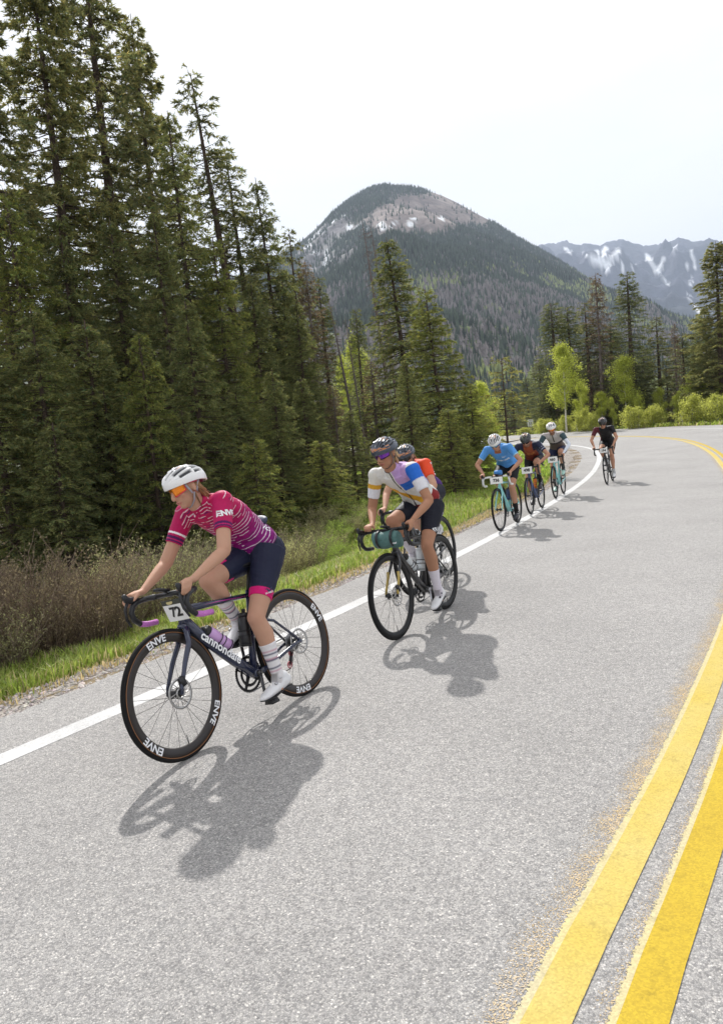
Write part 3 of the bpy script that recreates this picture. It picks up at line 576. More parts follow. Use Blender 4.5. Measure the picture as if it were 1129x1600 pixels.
def aspen(name, H, Rb, seed, col=(.46, .50, .10), n=9000, z0=.3, stems=1, ls=.10):
    rng = np.random.default_rng(seed); mb = MB(); anchors = []
    for st in range(stems):
        bx, by = (rng.normal(size=2)*(.35 if stems < 6 else .75)*(stems > 1)); t = np.linspace(0, 1, 9); hh = H*(1-(.25 if stems < 6 else .6)*rng.random()*(st > 0))
        P = np.stack([bx+(.05*H*rng.normal())*t**1.5, by+(.05*H*rng.normal())*t**1.5, t*hh-.4*(t == 0)], -1); mb.tube(P, list(H*.011*(1-t)+.01), 7, 0, up=(0, 1, 0))
        nb = int(16*hh/6)
        for b in range(nb):
            f = z0+(.98-z0)*(b+rng.random())/nb; p0 = np.array([np.interp(f, t, P[:, i]) for i in range(3)]); az = rng.random()*6.28
            Lb = Rb*(math.sin(min(1, (f-z0)/(1-z0)*.85+.22)*math.pi)**.6)*(.5+.6*rng.random()); k = np.linspace(0, 1, 4)
            Q = p0+np.stack([np.cos(az)*Lb*k, np.sin(az)*Lb*k, Lb*(.75*k-.1*k*k)], -1); mb.tube(Q, [.018*Lb+.008, .012, .008, .004], 3, 0, cap=False)
            for q in range(7): k2 = .25+.75*rng.random(); anchors.append(np.array([np.interp(k2, k, Q[:, i]) for i in range(3)])+rng.normal(size=3)*.16*(Lb+.3))
    A = np.array(anchors); pick = rng.integers(0, len(A), n); cl = .09*Rb+.10
    B = A[pick]+rng.normal(size=(n, 3))*cl*(.5+.8*rng.random((len(A), 1)))[pick]
    D = rng.normal(size=(n, 3)); D /= np.linalg.norm(D, axis=1)[:, None]; S2 = np.cross(D, rng.normal(size=(n, 3))); S2 /= np.linalg.norm(S2, axis=1)[:, None]
    s = (ls*(.6+.8*rng.random(n)))[:, None]
    V = np.stack([B-S2*s*.45, B+D*s*.5, B+S2*s*.45, B-D*s*.5], 1).reshape(-1, 3); F = np.arange(len(V)).reshape(-1, 4)
    C = np.repeat(np.array(col)*(.7+.6*rng.random((n, 1)))*(.75+.5*rng.random((len(A), 1))[pick]), 4, 0)
    return mb.mesh(name+'_trunk', [m_aspb]), npmesh(name+'_crown', V, F, [m_leaf], col=C), H
def snag(name, H, seed, leafless=1.0):
    rng = np.random.default_rng(seed); mb, TP = trunk_mesh(name, H, H*.011, rng, .008, m_dead, 7); cw = MB()
    z = H*.12
    while z < H*.98:
        f = z/H
        for b in range(rng.integers(2, 6)):
            az = rng.random()*6.28; Lb = (.25+1.3*(1-f)**.8*rng.random())*H/16; x0, y0 = np.interp(z, TP[:, 2], TP[:, 0]), np.interp(z, TP[:, 2], TP[:, 1])
            k = np.linspace(0, 1, 4); Q = np.stack([x0+np.cos(az)*Lb*k, y0+np.sin(az)*Lb*k, z+Lb*(-.35*k+.12*k**2)], -1); cw.tube(Q, [.022, .013, .009, .004], 3, 0, cap=False)
            for q in range(5):
                k2 = .2+.8*rng.random(); p0 = np.array([np.interp(k2, k, Q[:, i]) for i in range(3)]); d = np.array([math.cos(az+rng.normal()*.9), math.sin(az+rng.normal()*.9), -.5+.4*rng.normal()])*(.12+.22*rng.random())
                cw.tube([p0, p0+d], [.006, .003], 3, 0, cap=False)
        z += .16+.2*rng.random()
    return mb.mesh(name+'_trunk', [m_dead]), cw.mesh(name+'_crown', [m_dead], False), H
PROTO = {}
PROTO['tall'] = conifer('tall_spruce', 22, 3.1, 1, z0=.03, dz=.36, nb=6.0, prof=.62, droop=.34, gap=.05, nsize=.200, col=(0.203, 0.227, 0.105), lowdead=.0, dens=1.35)
PROTO['tall2'] = conifer('tall_spruce', 22, 2.8, 2, z0=.03, dz=.40, nb=5.5, prof=.58, droop=.30, gap=.13, nsize=.200, col=(0.176, 0.200, 0.103), lowdead=.0, dens=1.3)
PROTO['dense'] = conifer('dense_spruce', 12, 2.3, 3, z0=.02, dz=.24, nb=7.5, prof=.85, droop=.28, gap=.04, nsize=.135, col=(.165, .200, .09), lowdead=0, dens=1.0)
PROTO['olive'] = conifer('olive_spruce', 12, 2.9, 4, z0=.03, dz=.27, nb=7, prof=.80, droop=.16, gap=.08, nsize=.14, col=(.185, .225, .075), lowdead=.05, dens=1.0)
PROTO['spire'] = conifer('spire_spruce', 15, 1.5, 5, z0=.08, dz=.26, nb=6.5, prof=.62, droop=.5, gap=.10, nsize=.14, col=(0.135, 0.169, 0.081), lowdead=.14, dens=.8)
PROTO['open'] = conifer('open_spruce', 16, 2.0, 6, z0=.10, dz=.38, nb=5, prof=.60, droop=.22, gap=.2, nsize=.165, col=(0.155, 0.182, 0.095), dead=.10, lowdead=.3, dens=1.1)
PROTO['sapling'] = conifer('small_spruce', 5, 1.5, 7, z0=.02, dz=.16, nb=7, prof=.9, droop=.15, gap=.05, nsize=.10, col=(0.209, 0.250, 0.084), lowdead=0, dens=1.0)
PROTO['pine'] = conifer('thin_pine', 6, 1.5, 8, z0=.25, dz=.24, nb=4.5, prof=.5, droop=-.1, gap=.25, nsize=.13, col=(0.230, 0.257, 0.101), lowdead=.45, dens=.9, r0=.055)
PROTO['brown'] = conifer('browning_spruce', 15, 1.7, 9, z0=.04, dz=.28, nb=7, prof=.7, droop=.45, gap=.05, nsize=.13, col=(.165, .140, .105), dead=.25, lowdead=.1, dens=.8, bark=m_dead)
PROTO['aspen'] = aspen('young_aspen', 9, 1.75, 10, n=15000)
PROTO['aspen2'] = aspen('young_aspen', 8, 1.9, 11, n=16000, z0=.12)
PROTO['bush'] = aspen('aspen_bush', 3.2, 1.6, 12, n=9000, z0=.04, stems=9, col=(.46, .48, .12), ls=.13)
PROTO['snag'] = snag('dead_spruce', 16, 13)
PROTO['snag2'] = snag('dead_spruce', 15, 14)
NAMES = dict(tall='spruce_tree', tall2='spruce_tree', dense='spruce_tree', olive='spruce_tree', spire='spruce_tree', open='spruce_tree', sapling='spruce_sapling', pine='pine_tree', brown='spruce_tree', aspen='aspen_tree', aspen2='aspen_tree', bush='aspen_bush', snag='dead_tree', snag2='dead_tree')
_rt = random.Random(5)
def tree(kind, px, py, dist, wide=1.0, label='', group=None, cat=None, lean=None, shift=0):
    """a tree whose top is seen at (px, py) and that stands dist metres away"""
    top = at(px, py, dist); tr, cw, H0 = PROTO[kind]
    bx, by = top.x+shift, top.y; bz = float(ground_z(np.array([bx]), np.array([by]))[0]); h = top.z-bz; k = h/H0
    r = empty(NAMES[kind], None, label, cat or ('bush' if kind == 'bush' else 'tree'), group)
    r.location = (bx, by, bz); r.rotation_euler = (0, 0, _rt.random()*6.28) if lean is None else (0, 0, 0)
    kw = (k**.55)*wide; r.scale = (kw, kw, k)
    if lean is not None or shift:
        ax = Vector((top.x-bx, top.y-by, h)); r.rotation_euler = Vector((0, 0, 1)).rotation_difference(ax).to_euler()
    if kind.startswith('snag'): link('trunk', tr, r); link('branches', cw, r)
    else: link('trunk', tr, r); link('crown', cw, r)
    return r
GW = 'conifers of the wood on the left'
tree('tall', 38, -110, 21, .85, 'huge spruce at the far left edge with a leaning bare-looking trunk', GW)
tree('tall2', 118, -150, 23.5, 1.0, 'tallest spruce on the left, its straight trunk showing through the boughs against the sky', GW)
tree('tall2', -60, -60, 19, .9, 'spruce cut off by the left edge of the picture, upper boughs dark', GW)
tree('tall', 205, 20, 27, .8, 'spruce close behind the right side of the tallest spruce', GW)
tree('dense', 263, 172, 20, .75, 'slender olive-green spruce with its tip just left of the leaning open tree', GW)
tree('open', 298, 112, 28, 1.15, 'open leaning spruce with double tip and thin trunk against the white sky', GW, shift=1.2)
tree('open', 352, 232, 29, 1.0, 'open spruce between the leaning double-tipped tree and the pointed one', GW, shift=.5)
tree('dense', 399, 277, 29, .85, 'pointed dark spruce on the skyline right of the open spruces', GW, shift=.4)
tree('olive', 330, 372, 19.5, .70, 'yellow-green spruce standing in front of the open spruces', GW)
tree('dense', 240, 330, 18, .8, 'spruce in front of the right side of the tallest trunk', GW)
tree('open', 452, 357, 32, .9, 'thin-topped spruce at the foot of the mountain ridge', GW)
tree('dense', 438, 420, 29, .8, 'grey-green spruce just under the thin-topped one', GW)
tree('brown', 478, 405, 31, .9, 'brownish spruce at the right end of the dark wood', GW)
tree('spire', 497, 432, 33, .9, 'last spruce of the dark wood beside the bare leaning poles', GW)
tree('dense', 462, 470, 25, .8, 'mid-height spruce low at the right end of the wood', GW)
tree('dense', 392, 440, 24, .85, 'spruce below the pointed skyline tree', GW)
tree('dense', 345, 480, 22, .85, 'spruce in the middle row below the open spruces', GW)
tree('dense', 423, 577, 16.5, .80, 'deep green young spruce standing forward above the shrubs', GW)
tree('dense', 365, 600, 17.5, .95, 'low bushy spruce left of the deep green young one', GW)
tree('dense', 290, 470, 15.5, .85, 'spruce rising behind the front rider\'s helmet', GW)
tree('olive', 215, 520, 13.5, .62, 'broad olive spruce in the front row left of the front rider', GW)
tree('dense', 130, 500, 14, 1.0, 'dark full spruce in the front row under the tall trunks', GW)
tree('dense', 50, 480, 13.5, .95, 'dark full spruce in the front row near the left edge', GW)
tree('dense', -25, 520, 13.5, .95, 'bluish-green spruce cut by the left edge, low in the front row', GW)
tree('olive', 10, 300, 17, .75, 'spruce second row at the left edge, rising between the tall trunks', GW)
tree('dense', 170, 340, 19, .85, 'spruce second row between the tallest trunk and its neighbour', GW)
tree('dense', 90, 330, 18, .85, 'spruce second row left of the tallest trunk', GW)
tree('dense', 285, 640, 13.5, .8, 'low dark spruce right behind the front rider\'s head', GW)
tree('dense', 80, 660, 12.5, .85, 'low dark-green spruce above the brown willows on the left', GW)
tree('dense', 160, 610, 13.8, .85, 'low spruce behind the front rider\'s outstretched arm', GW)
tree('sapling', 395, 690, 14, 1.0, 'small spruce low among the shrubs behind the front rider', GW)
tree('dense', 470, 590, 19.5, .85, 'shaded spruce behind the shrubs right of the deep green young one', GW)
tree('brown', 520, 600, 23, .8, 'bare-boughed brown spruce in the shade right of the wood', GW)
tree('dense', 545, 640, 18.5, .85, 'dark spruce behind the second rider\'s handlebar', GW)
tree('sapling', 500, 690, 16.5, 1.1, 'low dark spruce at the shrub edge between the first two riders', GW)
tree('snag', 510, 462, 30, .7, 'bare grey pole leaning at the right end of the dark wood', 'dead poles', shift=.9)
tree('snag2', 537, 492, 32, .6, 'second bare pole, thinner, beside the narrow dark spire', 'dead poles', shift=.5)
tree('spire', 553, 482, 38, .9, 'narrow dark spruce spire in front of the bright aspens', GW)
tree('snag', 563, 343, 33, .8, 'left one of the twin dead spruces rising before the mountain', 'twin dead spruces', shift=.8)
tree('snag2', 576, 350, 33.5, .8, 'right one of the twin dead spruces, touching the big dark spruce', 'twin dead spruces', shift=.8)
tree('dense', 603, 370, 27, 1.12, 'big dark pointed spruce in the middle of the picture before the mountain', GW, shift=.5)
tree('olive', 662, 450, 23, .84, 'olive-green spruce with long boughs right of the big dark one', GW, shift=.3)
tree('brown', 580, 560, 26, .9, 'brown bare-boughed spruce at the foot of the twin dead ones', GW)
tree('dense', 632, 560, 19.5, .7, 'spruce filling the gap behind the second rider\'s helmet', GW)
tree('sapling', 733, 600, 23, .9, 'small green spruce right of the long-boughed olive spruce', GW)
tree('sapling', 712, 660, 22, .8, 'low spruce beside the blue rider, left of his helmet', GW)
tree('pine', 783, 560, 24.5, .95, 'thin open pine on a bare stem above the blue rider', GW)
tree('sapling', 700, 640, 19.5, 1.0, 'bushy spruce with pale boughs near the roadside', GW)
tree('sapling', 726, 700, 21, .75, 'low spruce at the edge of the grass behind the blue rider\'s bars', GW)
for px, py, d, w, lb in ((550, 528, 48, .55, 'bright spring aspen glowing behind the narrow dark spire'), (531, 560, 50, .5, 'bright aspen behind the bare poles'), (435, 505, 40, .6, 'patch of bright aspen seen through the dark wood'), (752, 598, 41, .8, 'pale aspen between the olive spruce and the thin pine'), (740, 640, 38, .7, 'low aspen beside the small green spruce')):
    tree('aspen2', px, py, d, w, lb, 'young aspens behind the wood')
GR = 'conifers beyond the bend'
for kind, px, py, d, w, lb in (
    ('spire', 862, 472, 62, 1.25, 'leftmost dark spire in the row beyond the bend'), ('spire', 887, 477, 64, 1.15, 'dark spire second from the left beyond the bend'), ('open', 913, 472, 60, 1.2, 'broad grey-green spruce behind the tall young aspen'),
    ('brown', 929, 425, 59, 1.0, 'tall dying spruce with reddish dead boughs beyond the bend'), ('spire', 950, 505, 62, 1.3, 'dark spruce pressed against the dying reddish one'), ('spire', 977, 424, 58, 1.05, 'tallest slender spruce standing alone above the black-clad rider'),
    ('open', 1025, 495, 59, 1.15, 'open dark spruce right of the tallest slender one'), ('brown', 1051, 503, 62, .6, 'thin dying spruce between two dark ones'), ('spire', 1064, 520, 63, .8, 'thin dark spruce left of the big right-hand pair'), ('spire', 1080, 535, 66, 1.2, 'small distant spruce beside the big right-hand pair'),
    ('tall', 1116, 376, 52, 1.0, 'big open spruce near the right edge of the picture'), ('dense', 1100, 480, 54, .9, 'dark spruce in front of the big open one at the right edge'), ('dense', 1137, 440, 55, .9, 'spruce cut off by the right edge'),
    ('spire', 840, 560, 75, 1.1, 'small spruce at the left end of the row beyond the bend'), ('spire', 822, 590, 80, 1.1, 'distant small spruce above the orange rider'), ('spire', 990, 560, 68, 1.2, 'dark spruce behind the slender tallest one'), ('spire', 1005, 545, 70, 1.1, 'dark spruce between the slender and the open one'), ('dense', 945, 590, 61, .7, 'dark low spruce behind the black-clad rider'), ('spire', 900, 560, 68, 1.2, 'dark spruce in the shade right of the young aspen')):
    tree(kind, px, py, d, w*(1.5 if kind == 'spire' else 1.15), lb, GR)
GA = 'spring aspens beyond the bend'
for kind, px, py, d, w, lb in (
    ('aspen', 876, 538, 54, 1.0, 'tall yellow-green young aspen with bent pale stem beyond the bend'), ('aspen', 973, 556, 56, 1.0, 'round yellow-green aspen at the foot of the tallest slender spruce'), ('aspen2', 1077, 583, 53, .72, 'yellow-green aspen left of the big right-hand spruce'), ('aspen2', 905, 598, 55, .6, 'thin aspen behind the broad grey-green spruce'), ('aspen', 938, 612, 55, .8, 'small aspen behind the dying spruce trunk'), ('aspen2', 1060, 612, 53, .6, 'low aspen beside the thin dark spruce'), ('aspen2', 1125, 598, 52, .7, 'aspen at the right edge under the spruce'), ('aspen2', 955, 622, 54, .5, 'slim aspen between the two low bushes right of the rider'), ('aspen2', 998, 618, 54, .5, 'slim aspen right of the tallest slender spruce'), ('aspen', 1098, 596, 53, .55, 'slim aspen close left of the big open spruce'), ('aspen2', 1030, 606, 57, .6, 'aspen behind the open dark spruce')):
    tree(kind, px, py, d, w*.85, lb, GA)
GB = 'leafy bushes along the outer edge of the bend'
for px, py, d, w, lb in ((822, 668, 58, .8, 'small bush beside the road sign'), (852, 655, 57, .8, 'bush left of the tall young aspen'), (905, 642, 54, .6, 'bush left of the black-clad rider'), (925, 645, 53, .55, 'bush just behind the black-clad rider\'s shoulder'), (988, 636, 51, .65, 'bush second right of the black-clad rider'), (1022, 634, 51, .65, 'yellow-green bush at the kink of the verge'), (1075, 620, 49, .7, 'tall bush at the verge left of the big pair'), (1126, 618, 48, .7, 'bush at the right edge'), (885, 650, 56, .6, 'low bush at the foot of the bent aspen'), (790, 672, 60, .7, 'bush where the far road comes out of the trees')):
    tree('bush', px, py, d, w, lb, GB)
# ------------------------------------------------------------------ willow thicket between verge and wood
m_twig = mat('willow_twig', (.20, .155, .115), .9, spec=.15, vcol=True)
m_wleaf = mat('willow_bud', rough=.7, spec=.2, vcol=True, transl=.4)
def willow(name, H, Rb, n, seed, leafc, nleaf, stemc=(.23, .18, .135)):
    rng = np.random.default_rng(seed); mb = MB(); tips = []
    for i in range(n):
        a = rng.random()*6.28; r = Rb*.45*rng.random()**.7; out_ = .15+.55*rng.random(); h = H*(.55+.5*rng.random()); t = np.linspace(0, 1, 5)
        x = r*math.cos(a)+math.cos(a)*out_*h*t**1.5*.7+rng.normal()*.04*t; y = r*math.sin(a)+math.sin(a)*out_*h*t**1.5*.7+rng.normal()*.04*t
        P = np.stack([x, y, h*t*(1-.15*out_*t)-.1*(t == 0)], -1); c = np.array(stemc)*(.6+.8*rng.random())
        mb.tube(P[[0, 2, 3, 4]], [.0065, .0045, .0034, .0018], 3, 0, cap=False, col=c)
        for q in range(9):
            k = .3+.68*rng.random(); p0 = np.array([np.interp(k, t, P[:, j]) for j in range(3)]); d = np.array([rng.normal()*.5+math.cos(a)*.4, rng.normal()*.5+math.sin(a)*.4, 1.0])*(.10+.20*rng.random())*H/1.3
            p1 = p0+d*.55+rng.normal(size=3)*.01; p2 = p0+d; mb.tube([p0, p1, p2], [.0032, .0024, .0012], 3, 0, cap=False, col=c*1.15)
            tips += [p0+d*k2 for k2 in (.3, .5, .7, .85, 1)]
    A = np.array(tips); pick = rng.integers(0, len(A), nleaf); B = A[pick]+rng.normal(size=(nleaf, 3))*.018; D = rng.normal(size=(nleaf, 3))+np.array([0, 0, .8]); D /= np.linalg.norm(D, axis=1)[:, None]
    S2 = np.cross(D, rng.normal(size=(nleaf, 3))); S2 /= np.linalg.norm(S2, axis=1)[:, None]; s = (.014+.02*rng.random(nleaf))[:, None]
    V = np.stack([B-S2*s*.35, B+S2*s*.35, B+D*s], 1).reshape(-1, 3); C = np.repeat(np.array(leafc)*(.6+.8*rng.random((nleaf, 1))), 3, 0)
    return mb.mesh(name+'_stems', [m_twig], False, True), npmesh(name+'_leaves', V, np.arange(len(V)).reshape(-1, 3), [m_wleaf], col=C)
WIL = [willow('willow', 1.35, .75, 105, 31, (.27, .22, .14), 5200, (.20, .15, .11)), willow('willow', 1.25, .8, 95, 32, (.32, .32, .16), 6500), willow('willow', 1.1, .7, 80, 33, (.46, .46, .22), 7000), willow('willow', 1.0, .65, 70, 34, (.38, .50, .11), 8500, (.2, .17, .12))]
def shrub(k, s, d, sc, label, group='willow shrubs along the verge'):
    p = road_pt(s, d); z = float(ground_z(np.array([p[0]]), np.array([p[1]]))[0])
    r = empty('willow_shrub', None, label, 'shrub', group); r.location = (p[0], p[1], z-.03); r.rotation_euler = (.1*(_rt.random()-.5), .1*(_rt.random()-.5), _rt.random()*6.28); kk = sc*(.9+.25*_rt.random()); r.scale = (sc, sc, kk)
    link('stem', WIL[k][0], r); link('leaves', WIL[k][1], r)
_wr = random.Random(11); _wl = []
_ROW = ('front row', 'second row', 'third row', 'fourth row', 'rear row')
_PL = ((-2.5, 'outside the left edge'), (-.6, 'at the left picture edge'), (1.2, 'left of the front bicycle'), (2.8, 'behind the front rider\'s arm'), (4.6, 'behind the front rider\'s back'), (7.0, 'between the first two riders'), (9.5, 'left of the second rider'), (12, 'behind the second rider'), (99, 'beyond the second rider'))
for row, (dd, sc) in enumerate(((2.25, .72), (3.0, .95), (4.0, 1.05), (5.2, 1.15), (6.6, 1.2))):
    s = -3.6+row*.3
    while s < 12.5+row*1.0:
        k = _wr.choice([0, 0, 0, 1] if s < 2.6 else ([1, 2, 1, 2] if s < 7.5 else [2, 3, 3]))
        d = dd+.25*(_wr.random()-.5)+np.interp(s, [-5, 2, 6, 9, 13], [-.35, -.15, .35, 1.25, 2.2]); sc2 = sc*(.8+.3*_wr.random())*np.interp(s, [-5, 3, 4.5, 8, 12], [1.12, 1.0, .92, .85, .6])
        pl = next(t for q, t in _PL if s < q)
        _wl.append((k, s, d, sc2, ('brown willow ', 'olive willow ', 'pale willow ', 'green willow ')[k]+pl+', '+_ROW[row], 'brown willows at the left edge' if s < 2.6 else 'willow shrubs behind the riders'))
        s += .68*sc2*(.9+.4*_wr.random())
_ORD = ['leftmost', 'second', 'third', 'fourth', 'fifth', 'sixth', 'seventh']; _seen = {}
for w in _wl:
    n = sum(1 for q in _wl if q[4] == w[4]); i = _seen.get(w[4], 0); _seen[w[4]] = i+1
    shrub(*w[:4], w[4]+('' if n == 1 else ', '+_ORD[i]+(' of its like' if i == 0 else ' from the left')), w[5])
for px, py, d, w_, lb in ((856, 585, 64, 1.2, 'dark low spruce between the two leftmost spires beyond the bend'), (925, 560, 66, 1.2, 'dark spruce filling the gap left of the dying reddish one'), (965, 590, 62, .9, 'low dark spruce left of the round aspen'), (1000, 598, 60, .9, 'low dark spruce right of the round aspen'), (1040, 575, 63, 1.0, 'dark spruce between the open one and the thin dying one'), (1092, 585, 60, .9, 'dark low spruce left of the big right-hand one'), (1118, 560, 58, 1.0, 'dark low spruce under the big open one'), (886, 600, 62, .9, 'dark low spruce behind the tall young aspen'), (800, 610, 85, 1.3, 'far dark spruce above the orange rider'), (772, 620, 88, 1.3, 'far dark spruce behind the thin pine')):
    tree('dense', px, py, d, w_*1.25, lb, GR)

# ================================================================== BICYCLES
_DG = bpy.context.evaluated_depsgraph_get
def text_np(body, size, offset=0.0, extrude=.0, align='CENTER', shear=0.0, space=1.0):
    c = bpy.data.curves.new('lettering', 'FONT'); c.body = body; c.size = size; c.offset = offset; c.extrude = extrude; c.align_x = align; c.align_y = 'CENTER'; c.shear = shear; c.space_character = space; c.resolution_u = 3
    o = bpy.data.objects.new('lettering', c); COL.objects.link(o); dg = _DG(); dg.update(); me = bpy.data.meshes.new_from_object(o.evaluated_get(dg)); bpy.data.objects.remove(o); bpy.data.curves.remove(c)
    n = len(me.vertices); V = np.zeros(n*3); me.vertices.foreach_get('co', V); V = V.reshape(-1, 3); me.calc_loop_triangles(); t = np.zeros(len(me.loop_triangles)*3, np.int32); me.loop_triangles.foreach_get('vertices', t); bpy.data.meshes.remove(me)
    return V, t.reshape(-1, 3)
def text_obj(body, size, M, m, parent, name='lettering', **k):
    V, F = text_np(body, size, **k); return link(name, npmesh(name, V, F, [m]), parent, M)
def frameM(o, x, y): # x, y directions -> matrix whose z is the outward side
    x = Vector(x).normalized(); y = Vector(y); y = (y-x*y.dot(x)).normalized(); z = x.cross(y)
    return Matrix(((x.x, y.x, z.x, o[0]), (x.y, y.y, z.y, o[1]), (x.z, y.z, z.z, o[2]), (0, 0, 0, 1)))
m_tyre = mat('tyre_rubber', (.011, .0105, .0105), .8, spec=.2); m_black = mat('satin_black', (.012, .012, .014), .38); m_gloss = mat('gloss_black', (.010, .010, .012), .15, coat=.6)
m_steel = mat('bare_metal', (.52, .52, .54), .3, metal=1); m_chain = mat('chain_metal', (.20, .20, .21), .4, metal=1); m_whitep = mat('white_lacquer', (.80, .80, .80), .35, coat=.3)
m_print = mat('white_print', (.82, .83, .85), .5); m_ink = mat('black_print', (.02, .02, .02), .6); m_plate = mat('number_card', (.82, .82, .80), .55)
m_rotor = mat('disc_metal', (.45, .44, .43), .35, metal=1)
WB = .985; WR = .338
def wheel_meshes(key, depth, rimm, n=88, side=None, decal=None, nsp=24):
    t = MB(); c = .3235
    t.torus((0, 0, 0), c, .0145, n=n, prof=[(c+.0145*math.cos(a), .0145*math.sin(a)) for a in np.linspace(0, 2*np.pi, 12, endpoint=False)])
    tyre = t.mesh('tyre', [m_tyre])
    r = MB(); ro = .3155; ri = ro-depth; hw = .0135
    r.torus((0, 0, 0), 0, 0, n=n, prof=[(ro, -hw), (ro+.002, 0), (ro, hw), (ro-depth*.35, hw+.0012), (ri+depth*.2, hw*.75), (ri, hw*.3), (ri, -hw*.3), (ri+depth*.2, -hw*.75), (ro-depth*.35, -hw-.0012)])
    rim = r.mesh('rim', [rimm])
    s = MB()
    for i in range(nsp):
        a = i*2*math.pi/nsp; sd = 1 if i % 2 else -1; a2 = a+(.9 if (i//2) % 2 else -.9)
        s.tube([(math.cos(a2)*.024, sd*.026, math.sin(a2)*.024), (math.cos(a)*(ri+.004), sd*.003, math.sin(a)*(ri+.004))], .00115, 4, 0, cap=False)
    s.cyl((0, 0, -(ri+.002)), (0, 0, -(ri-.045)), .0022, 5, 0)   # valve
    spokes = s.mesh('spokes', [m_black])
    h = MB(); h.tube([(0, -.05, 0), (0, -.032, 0), (0, -.030, 0), (0, -.024, 0), (0, -.02, 0), (0, .02, 0), (0, .024, 0), (0, .03, 0), (0, .032, 0), (0, .05, 0)], [.008, .011, .026, .026, .013, .013, .026, .026, .011, .008], 14)
    hub = h.mesh('hub', [m_black])
    return dict(tyre=tyre, rim=rim, spokes=spokes, hub=hub, ri=ri, ro=ro, depth=depth, hw=hw)
def rotor_mesh(r=.080):
    mb = MB(); mb.torus((0, 0, 0), 0, 0, n=48, prof=[(r, -.0009), (r, .0009), (r-.014, .0009), (r-.014, -.0009)])
    for i in range(12):
        a = i*math.pi/6; b = a+.42; mb.tube([(math.cos(a)*(r-.012), 0, math.sin(a)*(r-.012)), (math.cos(b)*.022, 0, math.sin(b)*.022)], .0028, 4)
    mb.torus((0, 0, 0), .024, .005, n=20, k=6); return mb.mesh('disc_rotor', [m_rotor])
ROTOR = rotor_mesh()
m_rim_br = mat('carbon_rim', (.016, .011, .0095), .42, coat=.1); m_rim_b = mat('black_rim', (.009, .009, .010), .45, spec=.3)
m_tan = mat('tan_sidewall', (.24, .105, .04), .7)
WSET = {'deep': wheel_meshes('deep', .048, m_rim_br), 'mid': wheel_meshes('mid', .040, m_rim_b), 'shallow': wheel_meshes('shallow', .025, m_rim_b, n=56, nsp=18)}
def put_wheel(root, kind, c, rotor=True, decals=(), steer=None, tan=False, spin=0):
    w = WSET[kind]; e = bpy.data.objects.new('wheel', None); COL.objects.link(e); e.parent = root; e.empty_display_size = .1
    M = Matrix.Translation(c)
    if steer is not None: M = steer@M
    e.matrix_local = M
    for k in ('tyre', 'rim', 'spokes', 'hub'): link(k, w[k], e, Matrix.Rotation(spin, 4, 'Y'))
    if tan:
        mb = MB(); 
        for sd in (1, -1): mb.torus((0, sd*.0135, 0), .3165, .0022, n=88, k=6)
        mb.build('sidewall_stripe', m_tan, e)
    if rotor: link('disc_rotor', ROTOR, e, Matrix.Translation((0, .043, 0)))
    for word, ang, sz, flip in decals:
        V, F = text_np(word, sz, offset=.0014); rm = w['ri']+w['depth']*.55; hwid = w['hw']
        a = math.radians(ang)
        if not flip: th = a-V[:, 0]/rm; rr = rm+V[:, 1]*.92
        else: th = a+V[:, 0]/rm; rr = rm-V[:, 1]*.92
        y = rr*0+hwid+.0024
        # the left side is seen from +y, where forward (+x) runs to the left
        P = np.stack([-np.cos(th)*rr, y, np.sin(th)*rr], -1); npm = npmesh('rim_lettering', P, F, [m_print]); link('rim_lettering', npm, e)
    return e
